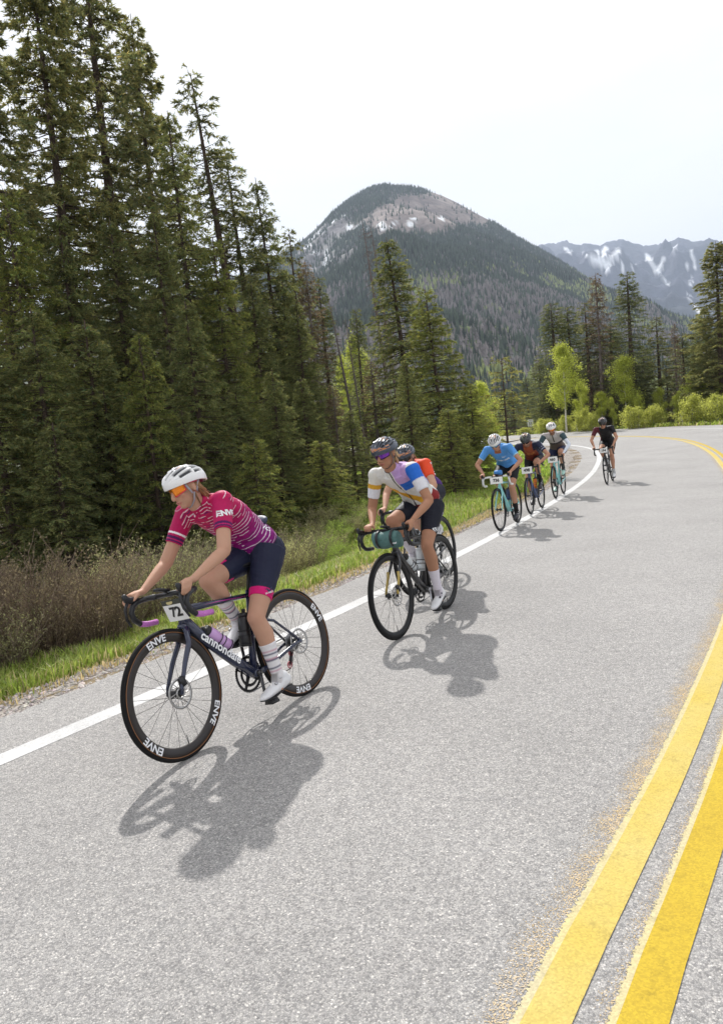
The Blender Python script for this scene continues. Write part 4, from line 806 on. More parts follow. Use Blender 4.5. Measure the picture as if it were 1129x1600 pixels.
def bike(M, label, p):
    """p: colours and fittings; built around the rear tyre contact, x forward, y left"""
    fm, fk = p['frame'], p.get('fork', p['frame']); steer_deg = p.get('steer', 0); sc = p.get('scale', 1)
    root = empty('road_bicycle', M@Matrix.Scale(sc, 4), label, 'bicycle', 'road bicycles ridden down the bend')
    BB = np.array([.403, 0, .262]); FA = np.array([WB, 0, WR]); RA = np.array([0, 0, WR]); dz = p.get('dz', 0)
    cr = np.array([.826, 0, .655]); ht = np.array([.782, 0, .775+dz]); st = np.array([.285, 0, .715+dz*.8])
    # ---- frame
    f = MB(); dtw = p.get('dt', .026)
    f.tube([cr+(0, 0, -.005), (cr+ht)/2, ht], [(.022, .026), (.019, .023), (.02, .024)], 14, 0, up=(1, 0, 0))
    f.tube([cr+(-.012, 0, .045), cr*.7+BB*.3+(0, 0, .012), cr*.3+BB*.7, BB+(.01, 0, .012)], [(dtw*.8, .030), (dtw*.92, .031), (dtw, .032), (dtw*1.15, .034)], 14, 0, up=(0, 0, 1))
    f.tube([ht+(-.012, 0, -.035), ht*.5+st*.5+(0, 0, -.022), st+(0, 0, -.008)], [(.019, .021), (.016, .016), (.015, .014)], 12, 0, up=(0, 0, 1))
    f.tube([BB, BB*.4+st*.6, st+(-.006, 0, .02)], [(.024, .026), (.015, .021), (.015, .019)], 12, 0, up=(1, 0, 0))
    f.tube([BB+(0, -.036, 0), BB+(0, .036, 0)], .023, 14, 0)
    for sd in (1, -1):
        f.tube([BB+(-.02, sd*.022, -.005), BB+(-.12, sd*.030, .012), RA+(.06, sd*.055, -.004), RA+(0, sd*.058, 0)], [(.010, .017), (.009, .014), (.008, .011), (.009, .012)], 8, 0, up=(0, 0, 1))
        f.tube([BB*.32+st*.68+(-.005, sd*.012, 0), (.17, sd*.036, .515+dz*.4), RA+(.012, sd*.056, .012)], [(.008, .011), (.007, .009), (.007, .009)], 8, 0, up=(0, 0, 1))
    fo = f.build('frame', fm, root)
    # ---- front end turns with the steering
    ax = Vector(ht-cr).normalized(); SM = Matrix.Translation(Vector(cr))@Matrix.Rotation(math.radians(steer_deg), 4, ax)@Matrix.Translation(-Vector(cr))
    k = MB(); k.tube([cr+(0, 0, .012), cr+(.003, 0, -.012)], [(.026, .024), (.030, .026)], 12, 0, up=(1, 0, 0))
    for sd in (1, -1): k.tube([cr+(0, sd*.024, -.004), cr+(.020, sd*.040, -.09), (cr+FA)/2+(.006, sd*.048, -.02), FA+(-.012, sd*.053, .03), FA+(0, sd*.053, -.008)], [(.012, .022), (.0095, .019), (.0085, .016), (.008, .012), (.009, .010)], 10, 0 if 'fork_tip' not in p else 0, up=(1, 0, 0))
    ko = k.build('fork', fk, root, M=SM)
    if 'fork_tip' in p:
        k2 = MB()
        for sd in (1, -1): k2.tube([(cr+FA)/2+(.0, sd*.0466, .02), (cr+FA)/2+(.006, sd*.0483, -.02), FA+(-.012, sd*.0533, .03), FA+(-.006, sd*.0533, .012)], [(.0096, .0185), (.0091, .0168), (.0086, .0128), (.0086, .0122)], 10, 0, up=(1, 0, 0))
        k2.build('fork_tip', p['fork_tip'], ko)
    for sd in (1,):
        cal = MB(); cal.box(FA+(-.022, .050, .055), (.030, .026, .050), 0, Matrix.Rotation(.3, 4, 'Y')); 
        if p.get('disc', True): cal.build('brake_caliper', m_black, ko)
    put_wheel(root, p['wheel'], Vector(RA), p.get('disc', True), p.get('rdec', ()), tan=p.get('tan', False), spin=.1)
    put_wheel(root, p['wheel'], Vector(FA), p.get('disc', True), p.get('fdec', ()), SM, tan=p.get('tan', False), spin=p.get('valve', 0))
    # ---- cockpit
    bz = .845+dz; CL = np.array([.862, 0, bz-.002]); barm = p.get('bar', m_black); s_ = MB()
    s_.tube([ht, ht+(-.010, 0, .035)], .017, 12); s_.tube([ht+(-.008, 0, .04), (ht+(-.008, 0, .04)+CL)/2+(0, 0, .012), CL], [(.017, .015), (.014, .013), (.018, .017)], 12, up=(0, 0, 1))
    so = s_.build('stem', barm, root, M=SM)
    hb = MB(); hb.tube([CL+(0, -.10, 0), CL+(0, .10, 0)], .0145, 10); ho = hb.build('handlebar', barm, root, M=SM)
    for sd in (1, -1):
        W = .205*sd; tp = MB()
        path = [CL+(0, .09*sd, 0), CL+(.002, .15*sd, .001), (.872, W*.96, bz-.002), (.905, W, bz-.006), (.940, W*1.01, bz-.022), (.958, W*1.02, bz-.055), (.948, W*1.03, bz-.095), (.912, W*1.03, bz-.127), (.865, W*1.03, bz-.138), (.800, W*1.03, bz-.142)]
        path = [np.array(q, float) for q in path]; cut = p.get('tape2')
        if cut is None: tp.tube(path, .0155, 10); tp.build('bar_tape', p.get('tape', m_black), ho)
        else:
            tp.tube(path[:8], .0155, 10); tp.build('bar_tape', p.get('tape', m_black), ho); t2 = MB(); t2.tube(path[7:], .0160, 10); t2.build('bar_tape', cut, ho)
        hd = MB(); hd.tube([(.898, W, bz+.000), (.925, W, bz+.010), (.955, W, bz+.012), (.975, W, bz+.022), (.984, W, bz+.042), (.984, W, bz+.052)], [(.015, .017), (.0165, .019), (.0155, .019), (.0145, .020), (.013, .015), (.006, .007)], 12, up=(0, 0, 1))
        h_ = hd.build('brake_hood', p.get('hood', m_black), ho)
        lv = MB(); lv.tube([(.972, W, bz+.005), (.992, W*1.02, bz-.030), (.990, W*1.05, bz-.080), (.968, W*1.08, bz-.128)], [(.008, .010), (.010, .007), (.009, .005), (.007, .004)], 8, up=(0, 1, 0)); lv.build('brake_lever', p.get('lever', m_black), ho)
    if p.get('computer', True):
        cpt = MB(); cpt.box(CL+(.045, 0, .030), (.075, .046, .014), 0, Matrix.Rotation(-.25, 4, 'Y')); cpt.tube([CL, CL+(.03, 0, .02)], .006, 6); cpt.build('bike_computer', m_black, ho)
    # ---- saddle and post
    sp = MB(); sp.tube([st+(0, 0, 0), (.222, 0, .888+p.get('sz', 0))], [(.011, .015), (.012, .014)], 10, up=(1, 0, 0)); sp.build('seatpost', m_black, root)
    sd_ = MB(); z = .905+p.get('sz', 0); sd_.tube([(.085, 0, z+.010), (.10, 0, z+.012), (.15, 0, z+.006), (.22, 0, z+.002), (.30, 0, z), (.335, 0, z-.006), (.345, 0, z-.012)], [(.03, .008), (.066, .018), (.062, .02), (.032, .018), (.020, .016), (.016, .012), (.006, .005)], 14, up=(0, 0, 1)); sd_.build('saddle', m_black, root)
    # ---- drivetrain
    ca = math.radians(p.get('crank', -88)); cd = np.array([math.cos(ca), 0, math.sin(ca)]); cs = MB()
    for sd, s2 in ((1, 1), (-1, -1)):
        a = BB+(0, sd*.050, 0); b = BB+cd*.1725*s2+(0, sd*.062, 0); cs.tube([a, (a+b)/2, b], [(.013, .009), (.011, .008), (.010, .008)], 8, up=(0, 1, 0)); cs.tube([BB+(0, sd*.034, 0), BB+(0, sd*.058, 0)], .016, 12)
    co = cs.build('crank', p.get('crankm', m_gloss), root)
    for sd, s2 in ((1, 1), (-1, -1)):
        pe = MB(); c0 = BB+cd*.1725*s2+(0, sd*.105, 0); pe.box(c0, (.062, .060, .014)); pe.tube([c0+(0, -sd*.045, 0), c0], .006, 6); pe.build('pedal', m_black, root)
    cg = MB(); 
    n = 50; rO = .105; teeth = [(rO+(.003 if i % 2 else -.002)) for i in range(2*n)]; A = np.linspace(0, 2*np.pi, 2*n, endpoint=False)
    for rr, rin, yy in ((np.array(teeth), rO-.016, -.045), (np.array(teeth)-.034, rO-.05, -.038)):
        Vo = np.concatenate([np.stack([np.cos(A)*rr, A*0+yy+e, np.sin(A)*rr], -1) for e in (-.0012, .0012)]+[np.stack([np.cos(A)*rin, A*0+yy+e, np.sin(A)*rin], -1) for e in (-.0012, .0012)])+BB
        i = np.arange(2*n); j = (i+1) % (2*n); N_ = 2*n
        cg.add(Vo, [np.stack([i, j, j+N_, i+N_], -1), np.stack([i+N_, j+N_, j+3*N_, i+3*N_], -1), np.stack([i+2*N_, j+2*N_, j, i], -1), np.stack([i+3*N_, j+3*N_, j+2*N_, i+2*N_], -1)])
    for q in range(4): a = q*math.pi/2+.5+ca; cg.tube([BB+(0, -.043, 0), BB+np.array([math.cos(a)*.092, -.043, math.sin(a)*.092])], [(.016, .004), (.011, .004)], 6, up=(0, 1, 0))
    cg.build('chainring', m_black, root, smooth=False)
    cas = MB()
    for q in range(8): cas.torus(RA+(0, -.020-.0042*q, 0), 0, 0, n=30, prof=[(.060-.0052*q, -.0008), (.060-.0052*q, .0008), (.018, .0008), (.018, -.0008)])
    cas.build('cassette', m_chain, root)
    ch = MB(); ch.tube([BB+(0, -.045, rO), RA+(0, -.040, .042)], .0035, 5); g1 = RA+np.array([.012, -.040, -.062]); g2 = RA+np.array([.048, -.040, -.130]); ch.tube([BB+(0, -.045, -rO), g2+(0, 0, -.022)], .0035, 5); ch.tube([g2+(-.022, 0, .004), g1+(-.02, 0, 0)], .0035, 5); ch.build('chain', m_chain, root)
    dr = MB(); dr.tube([RA+(0, -.05, -.01), RA+(-.004, -.056, -.05), g1], [.010, .012, .008], 7); dr.tube([g1, g2], [(.004, .012), (.004, .012)], 7, up=(0, 1, 0)); dro = dr.build('derailleur', m_black, root)
    for gp in (g1, g2):
        j = MB(); j.torus(gp, .019, .0035, n=18, k=6); j.torus(gp, .007, .003, n=10, k=5); j.build('jockey_wheel', p.get('jockey', m_black), dro)
    # ---- bottles
    for (bt, cap, where, lab) in p.get('bottles', ()):
        if where == 'down': a = cr*.42+BB*.58+np.array([-.028, 0, .052]); d = (cr-BB)/np.linalg.norm(cr-BB)
        else: a = BB*.62+st*.38+np.array([.050, 0, .012]); d = (st-BB)/np.linalg.norm(st-BB)
        b = MB(); b.tube([a-d*.02, a-d*.018, a+d*.06, a+d*.07, a+d*.085, a+d*.145, a+d*.155], [.030, .0355, .0355, .031, .0355, .0355, .028], 18)
        bo = b.build('water_bottle', bt, root); b2 = MB(); b2.tube([a+d*.153, a+d*.172, a+d*.176, a+d*.178, a+d*.196, a+d*.2], [.0335, .032, .02, .011, .012, .006], 16); b2.build('bottle_cap', cap, bo)
        cgm = MB()
        for q in (-.03, .02, .05): 
            ctr = a+d*(q+.02); nrm = Vector(d); aa = np.linspace(.6, 5.7, 14); e1 = np.array([0, 1, 0]); e2 = np.cross(d, e1); cgm.tube([ctr+(e1*math.sin(t)*1+e2*math.cos(t))*.0385 for t in aa], .003, 5)
        cgm.build('bottle_cage', m_black, root)
    # ---- number plate on the bars
    if 'number' in p:
        px, pz, wdt, hgt, tilt = p.get('plate', (.905, bz-.085, .17, .13, 0.12)); pm = MB(); nU = 9; u = np.linspace(-1, 1, nU)
        ex = Vector((-math.sin(tilt)*0, 1, 0)); up = Vector((-math.sin(tilt), 0, math.cos(tilt))); bow = lambda t: .012*(1-t*t)
        Vf = [Vector((px+bow(t), t*wdt/2, pz))+up*s*hgt/2+Vector((o_, 0, 0)) for o_ in (0, -.0016) for s in (-1, 1) for t in u]
        q = []; 
        for i in range(nU-1): q += [(i, i+1, nU+i+1, nU+i), (2*nU+i+1, 2*nU+i, 3*nU+i, 3*nU+i+1), (i+1, i, 2*nU+i, 2*nU+i+1), (nU+i, nU+i+1, 3*nU+i+1, 3*nU+i)]
        q += [(0, nU, 3*nU, 2*nU), (nU-1, 2*nU+nU-1, 3*nU+nU-1, nU+nU-1)]
        pm.add([tuple(v) for v in Vf], [q]); po = pm.build('number_plate', m_plate, root, False, M=SM)
        def onplate(body, size, dy, dzz, mm, **kk):
            V, F = text_np(body, size, **kk); t = (V[:, 0]+dy)/(wdt/2); X = px+.012*(1-t*t)+.0022; P = np.stack([X, V[:, 0]+dy, V[:, 1]*0+pz], -1)+np.array(up)[None]*(V[:, 1]+dzz)[:, None]
            link('plate_lettering', npmesh('plate_lettering', P, F, [mm]), po)
        onplate(p['number'], hgt*.62, p.get('numdy', 0), p.get('numdz', .0), m_ink, offset=.003)
        if p.get('platetop'):
            tb = MB(); zz0 = pz+hgt*.30; 
            tb.add([tuple(Vector((px+.012*(1-t*t)+.0012, t*wdt/2, pz))+up*s) for s in (hgt*.27, hgt*.5) for t in u], [[(i, i+1, nU+i+1, nU+i) for i in range(nU-1)]]); tb.build('plate_band', p['platetop'], po, False)
            eb = MB(); eb.ellipsoid(Vector((px+.0135, .0, pz))+up*hgt*.385, (.0012, .024, .011), 16, 8); eb.build('plate_emblem', mat('gold_print', (.55, .47, .22), .5), po)
    return root, dict(BB=BB, cd=cd, bz=bz, SM=SM)
# ================================================================== RIDERS
def fuse(mb, voxel, smooth=3):
    me = mb.mesh('tmp', [], True); o = bpy.data.objects.new('tmp', me); COL.objects.link(o)
    r = o.modifiers.new('r', 'REMESH'); r.mode = 'VOXEL'; r.voxel_size = voxel; r.use_smooth_shade = True
    s = o.modifiers.new('s', 'SMOOTH'); s.iterations = smooth; s.factor = .6
    dg = _DG(); dg.update(); m2 = bpy.data.meshes.new_from_object(o.evaluated_get(dg)); bpy.data.objects.remove(o); bpy.data.meshes.remove(me)
    n = len(m2.vertices); V = np.zeros(n*3); m2.vertices.foreach_get('co', V); V = V.reshape(-1, 3)
    q = np.array([p.vertices[:] for p in m2.polygons if len(p.vertices) == 4], np.int32); t = np.array([p.vertices[:] for p in m2.polygons if len(p.vertices) == 3], np.int32)
    bpy.data.meshes.remove(m2); return V, [f for f in (t, q) if len(f)]
def ik(a, b, l1, l2, pole):
    a = np.array(a, float); b = np.array(b, float); d = b-a; D = np.linalg.norm(d); D2 = min(D, (l1+l2)*.999); x = (l1*l1-l2*l2+D2*D2)/(2*D2); h = math.sqrt(max(l1*l1-x*x, 0)); u = d/D; p = np.array(pole, float); p = p-u*(p@u); p /= np.linalg.norm(p)
    return a+u*x*(D/D2)+p*h
def lerp(a, b, t): return np.array(a)*(1-t)+np.array(b)*t
SKIN = {'fair': (.50, .285, .195), 'tan': (.40, .205, .125), 'warm': (.46, .245, .16)}
m_skin = mat('skin', rough=.62, spec=.25, vcol=True); m_skin.node_tree.nodes['Principled BSDF'].inputs['Subsurface Weight'].default_value = .08; m_skin.node_tree.nodes['Principled BSDF'].inputs['Subsurface Radius'].default_value = (.02, .008, .004); m_skin.node_tree.nodes['Principled BSDF'].inputs['Subsurface Scale'].default_value = .5
m_cloth = mat('cycling_cloth', rough=.62, spec=.25, vcol=True); noise_tint(m_cloth, 55, .06, .35, 38, .004)
m_helm = mat('helmet_shell', rough=.28, spec=.5, vcol=True, coat=.3)
m_hair = mat('hair', rough=.6, spec=.3, vcol=True)
m_strap = mat('strap_webbing', (.10, .10, .11), .8); m_eye = mat('eye_white', (.75, .72, .70), .25)
m_lens_o = mat('orange_mirror_lens', (.95, .30, .04), .10, metal=.75); m_lens_p = mat('violet_mirror_lens', (.22, .06, .45), .10, metal=.8); m_lens_b = mat('blue_mirror_lens', (.25, .55, .75), .12, metal=.7); m_lens_k = mat('dark_lens', (.02, .02, .02), .1)
VENTS = {'long': ((20, 7.4, ((-.80, -.34), (-.22, .36), (.46, .90))), (43, 8.2, ((-.78, -.24), (-.12, .66))), (65, 6.6, ((-.70, -.26), (-.16, .50)))),
 'rib': ((17, 4.6, ((-.72, -.25), (-.12, .42), (.54, .86))), (34, 4.8, ((-.78, -.40), (-.28, .28), (.40, .80))), (52, 4.6, ((-.70, -.20), (-.05, .52), (.60, .78))), (68, 3.6, ((-.62, -.30), (-.18, .32))))}
def helmet_np(base, vent, a=.142, b=.103, c=.098, style='long', accent=None, n=132, k=46):
    th = np.linspace(0.001, R(101), k); ph = np.linspace(0, 2*np.pi, n, endpoint=False); T, Ph = np.meshgrid(th, ph, indexing='ij')
    D = np.stack([np.sin(T)*np.cos(Ph), np.sin(T)*np.sin(Ph), np.cos(T)], -1).reshape(-1, 3); x, y, z = D.T
    lat = np.degrees(np.arctan2(y, np.maximum(z, .02))); rear = np.clip(-x, 0, 1)
    P = D*np.array([a, b, c]); P[:, 0] -= .012*rear*np.clip(1-z, 0, 1); P[:, 1] *= 1-.10*np.clip(x, 0, 1)**2
    P[:, 2] = np.where(z < .12, P[:, 2]-.012*rear**2*np.clip(.12-z, 0, .3)/.3*2, P[:, 2])
    v = np.zeros(len(D))
    def slot(l0, w, x0, x1, skew=0):
        cx = (x0+x1)/2; hx = (x1-x0)/2; s = 1 if l0 >= 0 else -1
        d = np.maximum(abs(lat-l0-skew*s*(x-cx)*40)/w, abs(x-cx)/hx); return smoothstep(1.08, .86, d)
    for L0, w in ((0, 4.2),): 
        for xs in ((-.8, -.42), (-.30, .18), (.32, .78)): v = np.maximum(v, slot(L0, w, *xs))
    for sgn in (1, -1):
        for L0, w, xs in VENTS[style]:
            for q in xs: v = np.maximum(v, slot(sgn*L0, w, *q, skew=.25))
    v = v*smoothstep(.10, .2, z+.12*(abs(x) < .6))
    ridge = .0035*np.cos(np.radians(lat)*360/17)*smoothstep(.1, .5, z)*(1-v)
    P = P*(1+(ridge-.016*v)[:, None]/.11)
    col = np.array(base)[None]*(1-v[:, None])+np.array(vent)[None]*v[:, None]
    if accent is not None: col = accent(D, lat, col, v)
    i = np.arange(k-1)[:, None]*n; j = np.arange(n)[None]; q = np.stack([i+j, i+n+j, i+n+(j+1) % n, i+(j+1) % n], -1).reshape(-1, 4)
    # inner liner so the shell has thickness
    Pin = P[(k-1)*n:]*np.array([.90, .88, 1]); Pt = np.concatenate([P, Pin, Pin*np.array([.96, .96, 1])+np.array([0, 0, .05])]); o = k*n; i0 = (k-1)*n; jj = np.arange(n); j2 = (jj+1) % n
    q = np.concatenate([q, np.stack([i0+jj, o+jj, o+j2, i0+j2], -1), np.stack([o+jj, o+n+jj, o+n+j2, o+j2], -1)]); col = np.concatenate([col, np.tile(np.array([.03, .03, .03]), (2*n, 1))])
    return Pt, q, col
def rider(M, label, p, pose, B):
    vox = pose.get('vox', .010); sk = np.array(SKIN[p.get('skin', 'fair')]); nm = 'person'; SC = p.get('bs', 1.0); sc = p.get('scale', 1)
    root = empty(nm, M@Matrix.Scale(sc, 4), label, 'cyclist', 'riders coming down the bend')
    hipz = pose.get('hipz', .945); hipx = pose.get('hipx', .13); hw = .088
    S = np.array(pose['sh']); hip = np.array([hipx, 0, hipz]); sw = p.get('sw', .165)
    tw = pose.get('twist', 0); sh = {1: np.array([S[0]+tw, sw, S[1]]), -1: np.array([S[0]-tw, -sw, S[1]])}
    v = np.array([S[0]-hipx, 0, S[1]-hipz]); vl = np.linalg.norm(v); vn = v/vl; nb = np.array([-vn[2], 0, vn[0]]); Lw = p.get('build', 1.0)
    tp = [(-.17, -.020, .135, .092), (-.04, .022, .158, .112), (.10, .038, .160, .112), (.28, .052, .132, .098), (.48, .060, .135, .100), (.68, .052, .152, .108), (.86, .030, .158, .100), (.98, .010, .140, .078), (1.07, .0, .085, .055)]
    T = [hip+v*f+nb*o for f, o, _, _ in tp]; TR = [(w*Lw, d*Lw) for _, _, w, d in tp]
    hc = np.array([pose['head'][0], pose.get('heady', 0), pose['head'][1]]); hp, hyaw = pose.get('pitch', 12), pose.get('yaw', 0); HR = Matrix.Rotation(R(hyaw), 4, 'Z')@Matrix.Rotation(R(hp), 4, 'Y'); hm = np.array(HR.to_3x3())
    H = lambda q: hc+hm@np.array(q, float)*p.get('hs', .97)
    # ---- joints
    J = {}
    for sd in (1, -1):
        hw_, hh = pose['hand'].get(sd, (.925, .868)) if isinstance(pose['hand'], dict) else pose['hand']
        hy = (pose['handy'].get(sd, .207) if isinstance(pose.get('handy'), dict) else pose.get('handy', .207))*sd; wr = np.array([hw_-.068, hy*1.02, hh+.016]); J['hand', sd] = np.array([hw_, hy, hh]); J['wr', sd] = wr
        po = pose.get('pole', (-.3, .9, -.6)); po = po[sd] if isinstance(po, dict) else po; al = pose.get('arm', (.292, .262)); J['el', sd] = ik(sh[sd], wr, al[0], al[1], (po[0], po[1]*sd, po[2]))
        ped = B['BB']+B['cd']*.1725*sd+np.array([0, sd*.105, .007]); tilt = pose.get('ankle', {}).get(sd, .28 if ped[2] < .26 else .34)
        fd = np.array([math.cos(tilt), 0, -math.sin(tilt)]); fu = np.array([math.sin(tilt), 0, math.cos(tilt)]); ball = ped+fu*.030+fd*.012
        heel = ball-fd*.165; ank = ball-fd*.120+fu*.088; J['ball', sd] = ball; J['heel', sd] = heel; J['ank', sd] = ank; J['fd', sd] = fd; J['fu', sd] = fu
        hj = hip+np.array([0, sd*hw, 0]); J['hip', sd] = hj; lg = p.get('legs', (.425*SC, .405*SC)); J['kn', sd] = ik(hj, ank, lg[0], lg[1], (1, sd*pose.get('kneeout', {}).get(sd, .05), .25))
    # ---- body: one continuous surface
    def arm(mb, sd, ex=0, upto=1.0, start=0):
        a, e, w = sh[sd], J['el', sd], J['wr', sd]
        if start == 0: mb.tube([lerp(T[6], a, .2), lerp(T[6], a, .75), a, lerp(a, e, .3), lerp(a, e, min(.62, upto))]+([lerp(a, e, upto)] if upto > .62 else []), [.055+ex, .062+ex, .056+ex, .047+ex, .041+ex]+([.039+ex] if upto > .62 else []), 14); mb.ellipsoid(a, (.056+ex,)*3)
        if upto >= 1: mb.tube([lerp(a, e, .5), lerp(a, e, .85), e, lerp(e, w, .22), lerp(e, w, .5), lerp(e, w, .85), w], [(.042+ex), .037+ex, .036+ex, .037+ex, .032+ex, .023+ex, (.021+ex)], 14)
    def leg(mb, sd, ex=0, t0=0, t1=1, shank=True):
        h, k, a = J['hip', sd], J['kn', sd], J['ank', sd]; bk = np.array([-.012, 0, 0])
        pts = [(0, .106), (.2, .097), (.45, .080), (.7, .066), (.9, .056), (1, .053)]; pts = [q for q in pts if q[0] <= t1]
        if t1 < 1: pts.append((t1, float(np.interp(t1, [0, .2, .45, .7, .9, 1], [.106, .097, .080, .066, .056, .053]))))
        mb.tube([lerp(h, k, t)+np.array([-.01, 0, 0])*math.sin(t*3.14) for t, _ in pts], [r*(.97+.0*SC)+ex for _, r in pts], 18)
        if t1 >= 1: mb.ellipsoid(k, (.053, .050, .053))
        if shank: mb.tube([k, lerp(k, a, .12)+bk*.5, lerp(k, a, .3)+bk*1.5, lerp(k, a, .5)+bk, lerp(k, a, .75), a, J['ball', sd]*.5+J['heel', sd]*.5], [.050, .051, .055, .047, .034, .030, .032], 16)
    body = MB(); body.tube(T[:8], [(w-.004, d-.004) for w, d in TR[:8]], 22, up=tuple(nb))
    body.tube([T[6], T[8]*.6+hc*.4+np.array([0, 0, -.03]), H((-.02, 0, -.06))], [.07, .052, .054], 14)
    for sd in (1, -1): arm(body, sd); leg(body, sd)
    HS = p.get('hs', .97)
    def E(c, r): body.ellipsoid(H(c), np.array(r)*HS, 20, 12, M=HR)
    E((-.008, 0, .02), (.098, .076, .108)); E((.026, 0, -.040), (.068, .061, .085)); E((.058, 0, -.100), (.028, .028, .022)); E((.022, 0, -.085), (.052, .050, .030)); E((.072, 0, .018), (.026, .052, .016)); E((.052, .034, -.035), (.032, .024, .024)); E((.052, -.034, -.035), (.032, .024, .024))
    body.tube([H((.092, 0, .008)), H((.104, 0, -.018)), H((.114, 0, -.042))], [.008, .011, .013], 10); E((.108, 0, -.046), (.015, .017, .010)); E((.090, 0, -.070), (.014, .023, .006)); E((.088, 0, -.081), (.013, .020, .006))
    for sd in (1, -1): E((-.006, sd*.078, -.018), (.017, .008, .031))
    # hands: palm, four bent fingers, thumb, closed round the brake hood
    for sd in (1, -1):
        w = J['wr', sd]; h = J['hand', sd]; o = lambda dx, dy, dz_: h+np.array([dx, dy*sd, dz_])
        grip = pose.get('grip', {}).get(sd, 'hood')
        body.tube([w, lerp(w, o(-.02, .006, .016), .6), o(-.022, .010, .016), o(.016, .016, .010)], [(.022, .019), (.030, .017), (.036, .017), (.030, .014)], 14, up=(0, 0, 1))
        if grip == 'hood':
            for i, (dx, ln) in enumerate(((.034, 1.0), (.017, 1.08), (.0, 1.0), (-.016, .82))):
                body.tube([o(dx-.020, .020, .016), o(dx-.004, .033, .006), o(dx+.008, .037, -.016*ln), o(dx+.008, .026, -.036*ln), o(dx+.004, .010, -.044*ln)], [.0105, .0100, .0090, .0082, .0070], 8)
            body.tube([o(-.036, -.006, .012), o(-.012, -.022, .006), o(.012, -.026, -.008), o(.030, -.020, -.020)], [.0125, .0110, .0095, .0080], 8)
        else:   # palms on the tops, fingers over the bar
            for i, (dy, ln) in enumerate(((-.030, .92), (-.012, 1.05), (.006, 1.0), (.023, .8))):
                body.tube([o(-.010, dy, .016), o(.018, dy, .016), o(.034*ln, dy, -.002), o(.030*ln, dy, -.024)], [.0105, .0098, .0090, .0075], 8)
            body.tube([o(-.030, -.026, .010), o(-.010, -.042, .000), o(.010, -.046, -.012)], [.0125, .0105, .0085], 8)
    V, F = fuse(body, vox*1.08 if vox < .009 else vox*.9, 2)
    hd = (V-hc)@hm/HS; C = np.tile(sk, (len(V), 1))*(.95+.10*fbm(V[:, 0]*30, V[:, 2]*30+V[:, 1]*20, 5, 3)[:, None])
    inh = (np.abs(hd).max(1) < .16)[:, None]
    lips = smoothstep(1.2, .7, np.sqrt(((hd[:, 1])/.024)**2+((hd[:, 2]+.0755)/.0115)**2))*(hd[:, 0] > .07); C = C*(1-lips[:, None]*.6)+np.array([.46, .13, .12])*lips[:, None]*.6
    mouth = smoothstep(1.1, .6, np.sqrt(((hd[:, 1])/.020)**2+((hd[:, 2]+.0755)/.0022)**2))*(hd[:, 0] > .07); C *= 1-.6*mouth[:, None]
    cheek = smoothstep(.035, .0, np.hypot(np.abs(hd[:, 1])-.042, hd[:, 2]+.040))*(hd[:, 0] > .03); C *= 1-cheek[:, None]*np.array([.03, .16, .16])
    brow = smoothstep(1.1, .7, np.sqrt(((np.abs(hd[:, 1])-.032)/.020)**2+((hd[:, 2]-.022)/.0045)**2))*(hd[:, 0] > .06); C = C*(1-brow[:, None]*.7)+np.array([.12, .07, .04])*brow[:, None]*.7
    for sd in (1, -1):
        for j_, rad in ((J['kn', sd], .075), (J['el', sd], .055)): w_ = smoothstep(rad, rad*.3, np.linalg.norm(V-j_, axis=1))[:, None]; C *= 1-w_*np.array([.02, .10, .10])
    if 'armwarm' in p:
        for sd in (1, -1):
            a, e, w = sh[sd], J['el', sd], J['wr', sd]; ds = np.minimum(*[np.linalg.norm(V-(q0+(q1-q0)*np.clip(((V-q0)@(q1-q0))/((q1-q0)@(q1-q0)), 0, 1)[:, None]), axis=1) for q0, q1 in ((a, e), (e, w))]); pastw = ((V-w)@(w-e))/np.linalg.norm(w-e)
            mk = (ds < .065) & (pastw < 0); C[mk] = p['armwarm']
    if 'beard' in p:
        bd = (hd[:, 0] > .0) & (hd[:, 2] < -.055) & (hd[:, 2] > -.14) & (np.abs(hd[:, 1]) < .07); C[bd] = C[bd]*.55
    link('body', npmesh('body', V, F, [m_skin], col=C, smooth=True), root)
    # eyes
    for sd in (1, -1):
        e_ = MB(); e_.ellipsoid(H((.074, sd*.031, .002)), (.0125,)*3, 12, 8, 0); e_.ellipsoid(H((.0855, sd*.031, .002)), (.0022, .0055, .0055), 10, 6, 1, M=HR); e_.build('eye', [m_eye, mat('iris', (.05, .035, .025), .2)], root)
    # ---- jersey
    def coords(V):
        f = ((V-hip)@v)/(vl*vl); hn = (V-hip)@nb; return f, V[:, 1], hn
    def armt(V, sd):
        a, e = sh[sd], J['el', sd]; t = ((V-a)@(e-a))/((e-a)@(e-a)); d = np.linalg.norm(V-a-(e-a)*t[:, None], axis=1); return t, d
    jv = pose.get('jvox', vox); j = MB(); k0 = 2; pts = [lerp(T[1], T[2], .65)]+T[2:8]+[lerp(T[7], T[8], .55)]; rr = [lerp(TR[1], TR[2], .65)]+TR[2:8]+[lerp(TR[7], TR[8], .55)]
    j.tube(pts, [(a+.009, b+.008) for a, b in rr], 26, up=tuple(nb)); slv = p.get('sleeve', .60)
    for sd in (1, -1): arm(j, sd, .009, slv)
    j.tube([lerp(T[7], T[8], .3), T[8]*.75+hc*.25+np.array([0, 0, -.01])], [.070, .060], 16)
    V, F = fuse(j, jv, 4); f, y, hn = coords(V); tl, dl = armt(V, 1); tr, dr = armt(V, -1)
    # cloth folds along the waist and sleeves
    fold = ((fbm(f*9+y*5, np.arctan2(y, hn)*1.6, 8, 4)-.5)*.020+(fbm(f*24+hn*20, y*14, 18, 3, True)-.6)*.006)*smoothstep(-.1, .2, f)*smoothstep(1.0, .7, f)
